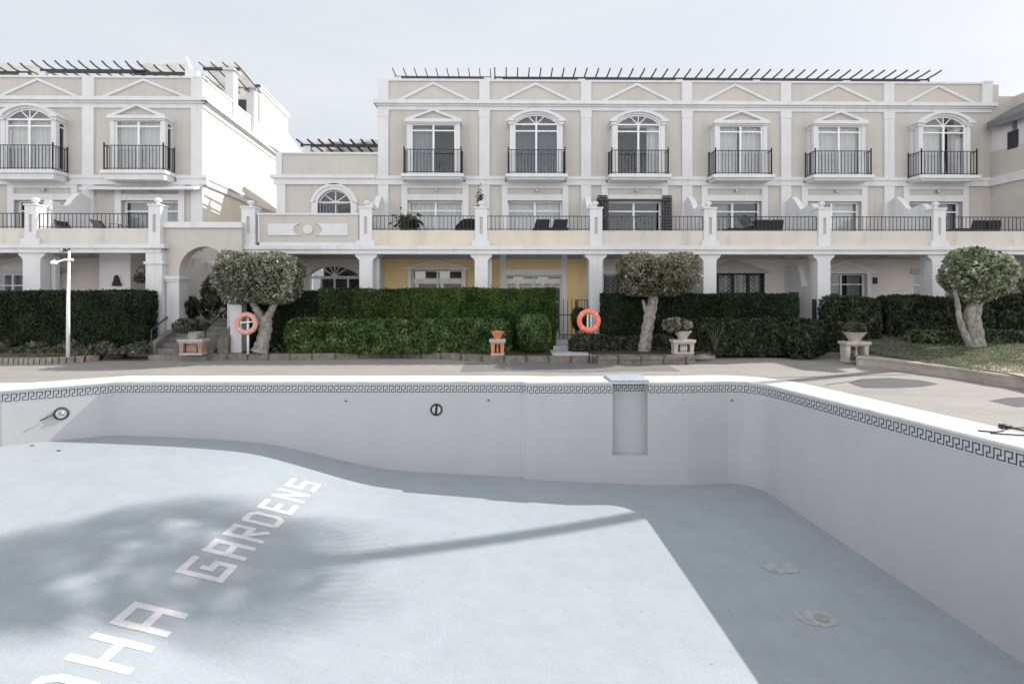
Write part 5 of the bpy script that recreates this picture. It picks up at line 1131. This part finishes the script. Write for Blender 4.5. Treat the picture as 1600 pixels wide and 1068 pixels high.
pedestal('low stone balustrade pedestal with reddish balusters at the garden steps', 302, 529, 552, 15.95, .365, 'stonel', 'terrap', 'stonel', .25, 517, balus=5, plab='weathered pale bowl planter of leafy plants at the garden steps', zb=.18)
bush('potted_plant', 'feathery green plants growing in the bowl at the garden steps', c(300,511,15.95), (.42,.3,.17), 'lav', 'core', .09, 500, 2, cat='plant', jit=2, coreR=.5, lumpa=.3)
pedestal('small pedestal with terracotta legs and a cream slab in front of the glossy hedge', 777.5, 529.5, 552, 15.75, .235, 'stonel', 'terra', 'terra', .19, 517.5, balus=1, plab='bright terracotta bowl planter on the small pedestal with terracotta legs', zb=.18)
pedestal('pale stone balustrade pedestal below the leaning topiary tree', 1066.5, 530, 553.5, 15.45, .325, 'stonel', 'stonel', 'stonel', .24, 517, balus=4, plab='pinkish stone bowl planter overflowing with pale leaves', zb=.24)
bush('potted_plant', 'pale curly succulent overflowing its bowl below the leaning topiary tree', c(1062,509,15.45), (.40,.28,.19), 'tree2', 'core', .11, 480, 2, cat='plant', jit=1.6, coreR=.6, lumpa=.3)
pedestal('broken pale stone pedestal of two blocks at the start of the right kerb', 1335, 533, 568, 15.2, .36, 'stonel', 'stonel', 'stonel', .29, 518.5, balus=1, plab='wide pale stone urn with a clipped green cushion', zb=.02)
bush('potted_plant', 'clipped green cushion plant in the wide stone urn on the right', c(1335,516,15.2), (.29,.25,.24), 'lav', 'coreg', .03, 2200, 2.2, zlow=-.1, cat='plant', coreR=.9, lumpa=.02)
t = thing('agave', 'spiky pale leaved plant in front of the low dark hedge', 'plant', c(1117,548,16.1))
for k in range(13):
    a = k*2.4; m = MB(); b = Vector(c(1117,549,16.1)); L = .62+.15*math.sin(k*3); d = Vector((math.cos(a)*.45,math.sin(a)*.25,0)); m.tube([b,b+d*.5*L+Vector((0,0,L*.75)),b+d*L*1.1+Vector((0,0,L*(1.3 if k%3 == 0 else .9)))],[.03,.022,.003],4); m.build('blade', M['lav'], t)
# palm standing beyond the right edge: throws the soft shadow on the pool floor
pb = Vector((18.15,17.55,.2)); pt = Vector((18.1,16.5,17.0))
pm = thing('palm_tree', 'tall slender fan palm rising beside the right wing', 'palm', pb)
m = MB(); m.tube([pb.lerp(pt,k/8)+Vector((.12*math.sin(k/8*math.pi),0,0)) for k in range(9)], [.24,.19,.18,.17,.17,.16,.16,.16,.17], 10); m.build('trunk', M['trunk'], pm, smooth=True)
rr = random.Random(5)
for k in range(46):
    a = k*2.39996; e = lerp(1.2,-1.1,k/45); ln = rr.uniform(.85,1.5); d = Vector((math.cos(a)*math.cos(e),math.sin(a)*math.cos(e),math.sin(e))); hub = pt+d*ln*.8; m = MB(); m.tube([pt,hub],[.02,.012],4)
    sd = d.cross(Vector((0,0,1))).normalized(); up = sd.cross(d).normalized()
    for j in range(15):
        f = math.radians(lerp(-75,75,j/14)); q = (d*math.cos(f)+sd*math.sin(f)).normalized(); L = ln*.85; w_ = up.cross(q).normalized()*.035
        tip = hub+q*L-Vector((0,0,L*.35)); md_ = hub+q*L*.6; m.add([hub-w_*.3,md_-w_,tip,md_+w_,hub+w_*.3],[(0,1,2,3,4)])
    m.build('frond', M['palm'], pm)
# leaf of a low palm at the right edge behind the topiary
t = thing('low_palm', 'dark low palm with arching leaves at the right edge', 'palm', (PX(1600,16.9),16.9,.5))
for k in range(9):
    a = k*.75; b = Vector((PX(1606,16.9),16.85,.6)); d = Vector((math.cos(a),math.sin(a)*.3,0)); P = [b,b+Vector((0,0,1.3))+d*.15,b+Vector((0,0,1.9))+d*.55,b+Vector((0,0,1.75))+d*1.0]; m = MB(); m.tube(P,[.02,.018,.012,.004],4)
    P = smooth3(P,6)
    for i in range(6,len(P)):
        for s in (-1,1): q = P[i]; e = q+Vector((s*.04+d.x*.12,s*.22,-.18)); m.add([q-Vector((0,0,.015)),e,q+Vector((0.02,0,.015))],[(0,1,2)])
    m.build('frond', M['hedge_k'], t)

# ================================================================ FURNITURE OF THE GARDEN
def buoy(label, u, v, Yp, rim, pole, vbase, kind):
    x = PX(u,Yp); z = PZ(v,Yp,u); zb = PZ(vbase,Yp,u); t = thing('life_buoy', label, 'life buoy', (x,Yp,z), 'life buoys on posts')
    m = MB(); m.ring((x,Yp,z), .262, .072, (0,-1,0), 40, 12); m.build('ring', M[rim], t, smooth=True)
    m = MB()
    for k in range(4):
        a = math.pi/4+k*math.pi/2; n_ = Vector((-math.sin(a),0,math.cos(a))); m.ring((x+math.cos(a)*.262,Yp,z+math.sin(a)*.262), .076, .008, n_, 14, 5)
    m.build('rope', M['rope'], t)
    p = thing('buoy_post', ('white' if kind else 'thin dark')+' post carrying the '+('faded salmon' if kind else 'orange')+' life buoy', 'post', (x,Yp,zb), 'posts of the life buoys')
    m = MB(); m.tube([(x+(0 if kind else .03),Yp+.10,zb),(x,Yp+.10,z+.18)], .035 if kind else .018, 10); m.build('pole', M[pole], p, smooth=True)
    m = MB()
    if kind: m.bar((x-.2,Yp+.04,z+.02),(x+.22,Yp+.04,z+.05),.025)
    else: m.bar((x-.03,Yp+.03,z-.2),(x-.03,Yp+.03,z+.22),.028); m.bar((x+.06,Yp+.0,z-.22),(x+.07,Yp+.0,z+.2),.016); m.bar((x+.07,Yp+.0,z+.2),(x+.2,Yp,z+.05),.014)
    m.build('bracket', M['paintw'] if kind else M['rope'], p)
buoy('faded salmon life buoy on a white post by the left topiary tree', 385, 505, 15.85, 'pink', 'paintw', 553.5, 1)
buoy('bright orange life buoy on a dark post beside the stone path', 920, 501, 15.1, 'orange', 'iron', 569, 0)
# lamp post
x = PX(106.5,15.4); zb = .17; zt = PZ(392,15.4,106); t = thing('lamp_post', 'slim white garden lamp post with two floodlights on the left lawn', 'lamp post', (x,15.4,zb))
m = MB(); m.tube([(x,15.4,zb),(x,15.4,lerp(zb,zt,.5)),(x+.03,15.4,zt)], [.05,.043,.03], 12); m.build('pole', M['paintw'], t, smooth=True)
m = MB(); z = PZ(406,15.4,106); m.box(x-.08,x+.11,15.34,15.46,z-.02,z+.04); m.bar((x-.08,15.35,z),(x-.22,15.2,z-.08),.03); m.lathe([(.03,0),(.085,.02),(.08,.08),(.04,.12)], (x-.23,15.2,z-.14), 12); m.build('floodlight', M['paintw'], t)
m = MB(); m.box(x-.14,x-.03,15.27,15.37,zt-.03,zt+.07); m.bar((x-.03,15.35,zt),(x+.06,15.4,zt+.06),.03); f = m.build('floodlight', M['iron'], t)
m = MB(); m.box(x-.125,x-.045,15.262,15.268,zt-.01,zt+.055); m.build('lens', M['lamp'], f)
# porch ornaments of the left building
m = MB(); X_ = PX(181,18.6); z = PZ(446,18.6,181); m.prism([(X_-.14,z),(X_+.16,z),(X_+.09,z+.12),(X_+.05,z+.26),(X_+.0,z+.36),(X_-.05,z+.30),(X_-.09,z+.12)], 18.58, 18.69); m.build('wall_ornament', M['wood'], label='dark carved figure on the grey porch wall above the left hedge', cat='ornament')
t = thing('hanging_plant', 'hanging brown plant basket beside the white arch column', 'plant', c(221,440,17.9))
m = MB(); m.ring(c(220,423,17.9), .13, .02, (0,-1,0), 20, 6); m.build('hoop', M['twig'], t)
P = np.array(c(220,434,17.9))+RNG.normal(size=(260,3))*np.array([.10,.06,.07]); leafmesh('foliage', P, np.tile([0,0,1.],(260,1)), .06, M['tree2'], t, 2)

# ================================================================ TERRACE FURNITURE
zT = Z_BEAM1
def chair(u, label, Yp=18.2, w=.30, zt=None, tilt=.06, rot=0):
    x = PX(u,Yp); t = thing('terrace_chair', label, 'chair', (x,Yp,zT), 'dark woven terrace chairs'); zt = PZ(345,Yp) if zt is None else zt
    m = MB(); m.box(x-w,x+w,Yp-.25,Yp+.28,zT+.30,zT+.42); m.build('seat', M['rattan'], t, bevel=.02)
    m = MB(); m.prism([(x-w+tilt*-1,zT+.42),(x+w-tilt,zT+.42),(x+w,zt),(x-w+tilt,zt)], Yp-.30, Yp-.22); m.build('backrest', M['rattan'], t, bevel=.015)
    for s in (-1,1):
        m = MB(); m.box(x+s*w-.03,x+s*w+.03,Yp-.2,Yp+.25,zT+.55,zT+.6); m.build('armrest', M['rattan'], t)
        for q in (-.2,.22): m = MB(); m.box(x+s*(w-.04)-.02,x+s*(w-.04)+.02,Yp+q-.02,Yp+q+.02,zT-.015,zT+(.55 if True else .3)); m.build('leg', M['rattan'], t)
for u, l in ((846,'left one of the pair of dark woven chairs on the terrace above the yellow wall'),(874,'right one of the pair of dark woven chairs on the terrace above the yellow wall'),(1186,'left one of the two dark chairs on the terrace with the round black ornament'),(1207,'right one of the two dark chairs on the terrace with the round black ornament'),(1519,'left one of the two dark chairs on the terrace at the right edge'),(1541,'right one of the two dark chairs on the terrace at the right edge')):
    chair(u, l, w=.22 if u > 1000 else .24)
def table(u, label, Yp=18.7, w=.6):
    x = PX(u,Yp); t = thing('terrace_table', label, 'table', (x,Yp,zT)); z = PZ(357,Yp)
    m = MB(); m.box(x-w,x+w,Yp-.3,Yp+.3,z-.05,z); m.build('tabletop', M['rattan'], t)
    for a in (-1,1):
        for b in (-1,1): m = MB(); m.box(x+a*(w-.06)-.025,x+a*(w-.06)+.025,Yp+b*.25-.025,Yp+b*.25+.025,zT-.015,z-.05); m.build('leg', M['rattan'], t)
table(860, 'low dark table between the woven chairs above the yellow wall'); table(1165, 'low dark table beside the round black terrace ornament', w=.7); table(1500, 'low dark table on the terrace at the right edge', w=.35)
# covered barbecue
x = PX(727,18.1); m = MB(); z1 = PZ(344,18.1); m.prism([(x-.30,zT-.015),(x+.36,zT-.015),(x+.36,z1-.1),(x+.27,z1),(x-.02,z1),(x-.12,z1-.06),(x-.30,z1-.25)], 17.95, 18.45); m.build('covered_barbecue', M['black'], bevel=.03, label='barbecue under a black cover at the right end of the plant terrace', cat='barbecue')
t = thing('terrace_plant', 'leafy dark green potted plant behind the first terrace railing', 'plant', (PX(640,18.2),18.2,zT))
m = MB(); m.lathe([(.13,0),(.19,.32),(.2,.34),(.17,.34),(.001,.32)], (PX(640,18.2),18.2,zT-.01), 14); m.build('pot', M['stone'], t)
P = np.array([PX(640,18.2),18.2,PZ(349,18.2)])+RNG.normal(size=(420,3))*np.array([.19,.12,.14]); leafmesh('foliage', P, np.tile([0,-.3,1.],(420,1)), .09, M['hedge_k'], t, 2)
t = thing('terrace_ornament', 'round black metal ornament on a stand on the fourth terrace', 'ornament', (PX(1165,18.6),18.6,zT)); x = PX(1165,18.6); z = PZ(345,18.6)
m = MB()
for r_ in (.10,.15,.20): m.ring((x,18.6,z), r_, .014, (.3*r_,-1,.2), 20, 5)
for k in range(6): a = k*math.pi/6; m.bar((x-math.cos(a)*.2,18.6,z-math.sin(a)*.2),(x+math.cos(a)*.2,18.6,z+math.sin(a)*.2),.009)
m.build('disc', M['iron'], t); m = MB(); m.bar((x,18.6,zT-.015),(x,18.6,z-.2),.02); m.build('stand', M['iron'], t)
# tall dry plant by the second pier
t = thing('dry_plant', 'tall brown dried plant behind the second terrace pier', 'plant', (PX(749,18.3),18.3,zT)); m = MB(); rr = random.Random(3)
for k in range(5): m.tube([(PX(747,18.3)+rr.uniform(-.05,.05),18.3,zT),(PX(748,18.3),18.3,zT+.9),(PX(751,18.3)+rr.uniform(-.06,.06),18.3,PZ(300+rr.uniform(0,14),18.3))],[.02,.03,.012],5)
m.build('stem', M['twig'], t); P = np.array([PX(750,18.3),18.3,PZ(310,18.3)])+RNG.normal(size=(160,3))*np.array([.07,.06,.22]); leafmesh('foliage', P, np.tile([0,0,1.],(160,1)), .05, M['tree2'], t, 2)
# deck chairs on the left terrace
def lounger(u0, u1, label, Yp=17.9, back=1):
    x0, x1 = PX(u0,Yp), PX(u1,Yp); t = thing('deck_chair', label, 'deck chair', ((x0+x1)/2,Yp,zT), 'deck chairs on the left terrace'); z = zT+.38
    m = MB(); m.tube([(x0,Yp,z+.5),(x0+.3,Yp,z+.05),(x1,Yp,z-.02)], .02, 6); m.tube([(x0,Yp+.5,z+.5),(x0+.3,Yp+.5,z+.05),(x1,Yp+.5,z-.02)], .02, 6); m.build('frame', M['iron'], t)
    m = MB(); m.add([(x0,Yp+.02,z+.5),(x0,Yp+.48,z+.5),(x0+.3,Yp+.48,z+.05),(x0+.3,Yp+.02,z+.05),(x1,Yp+.48,z-.02),(x1,Yp+.02,z-.02)],[(0,1,2,3),(3,2,4,5)]); m.build('sling', M['rattan'], t)
    for q in (x0+.25,x1-.1):
        for yy in (Yp,Yp+.5): m = MB(); m.bar((q,yy,zT-.015),(q,yy,z),.016); m.build('leg', M['iron'], t)
lounger(84,142,'dark deck chair with a raised back at the left end of the left terrace'); lounger(140,178,'dark deck chair in the middle of the left terrace')
x = PX(184,17.9); t = thing('terrace_chair', 'black tubular chair frame on the left terrace', 'chair', (x,17.9,zT), 'dark woven terrace chairs'); m = MB()
m.tube([(x-.2,17.8,zT),(x-.18,17.8,zT+.72),(x+.2,17.8,zT+.68),(x+.2,17.8,zT)],.02,6); m.tube([(x-.2,18.2,zT),(x-.18,18.2,zT+.72),(x+.2,18.2,zT+.68),(x+.2,18.2,zT)],.02,6); m.build('frame', M['iron'], t); m = MB(); m.box(x-.2,x+.2,17.8,18.2,zT+.40,zT+.44); m.build('seat', M['rattan'], t)
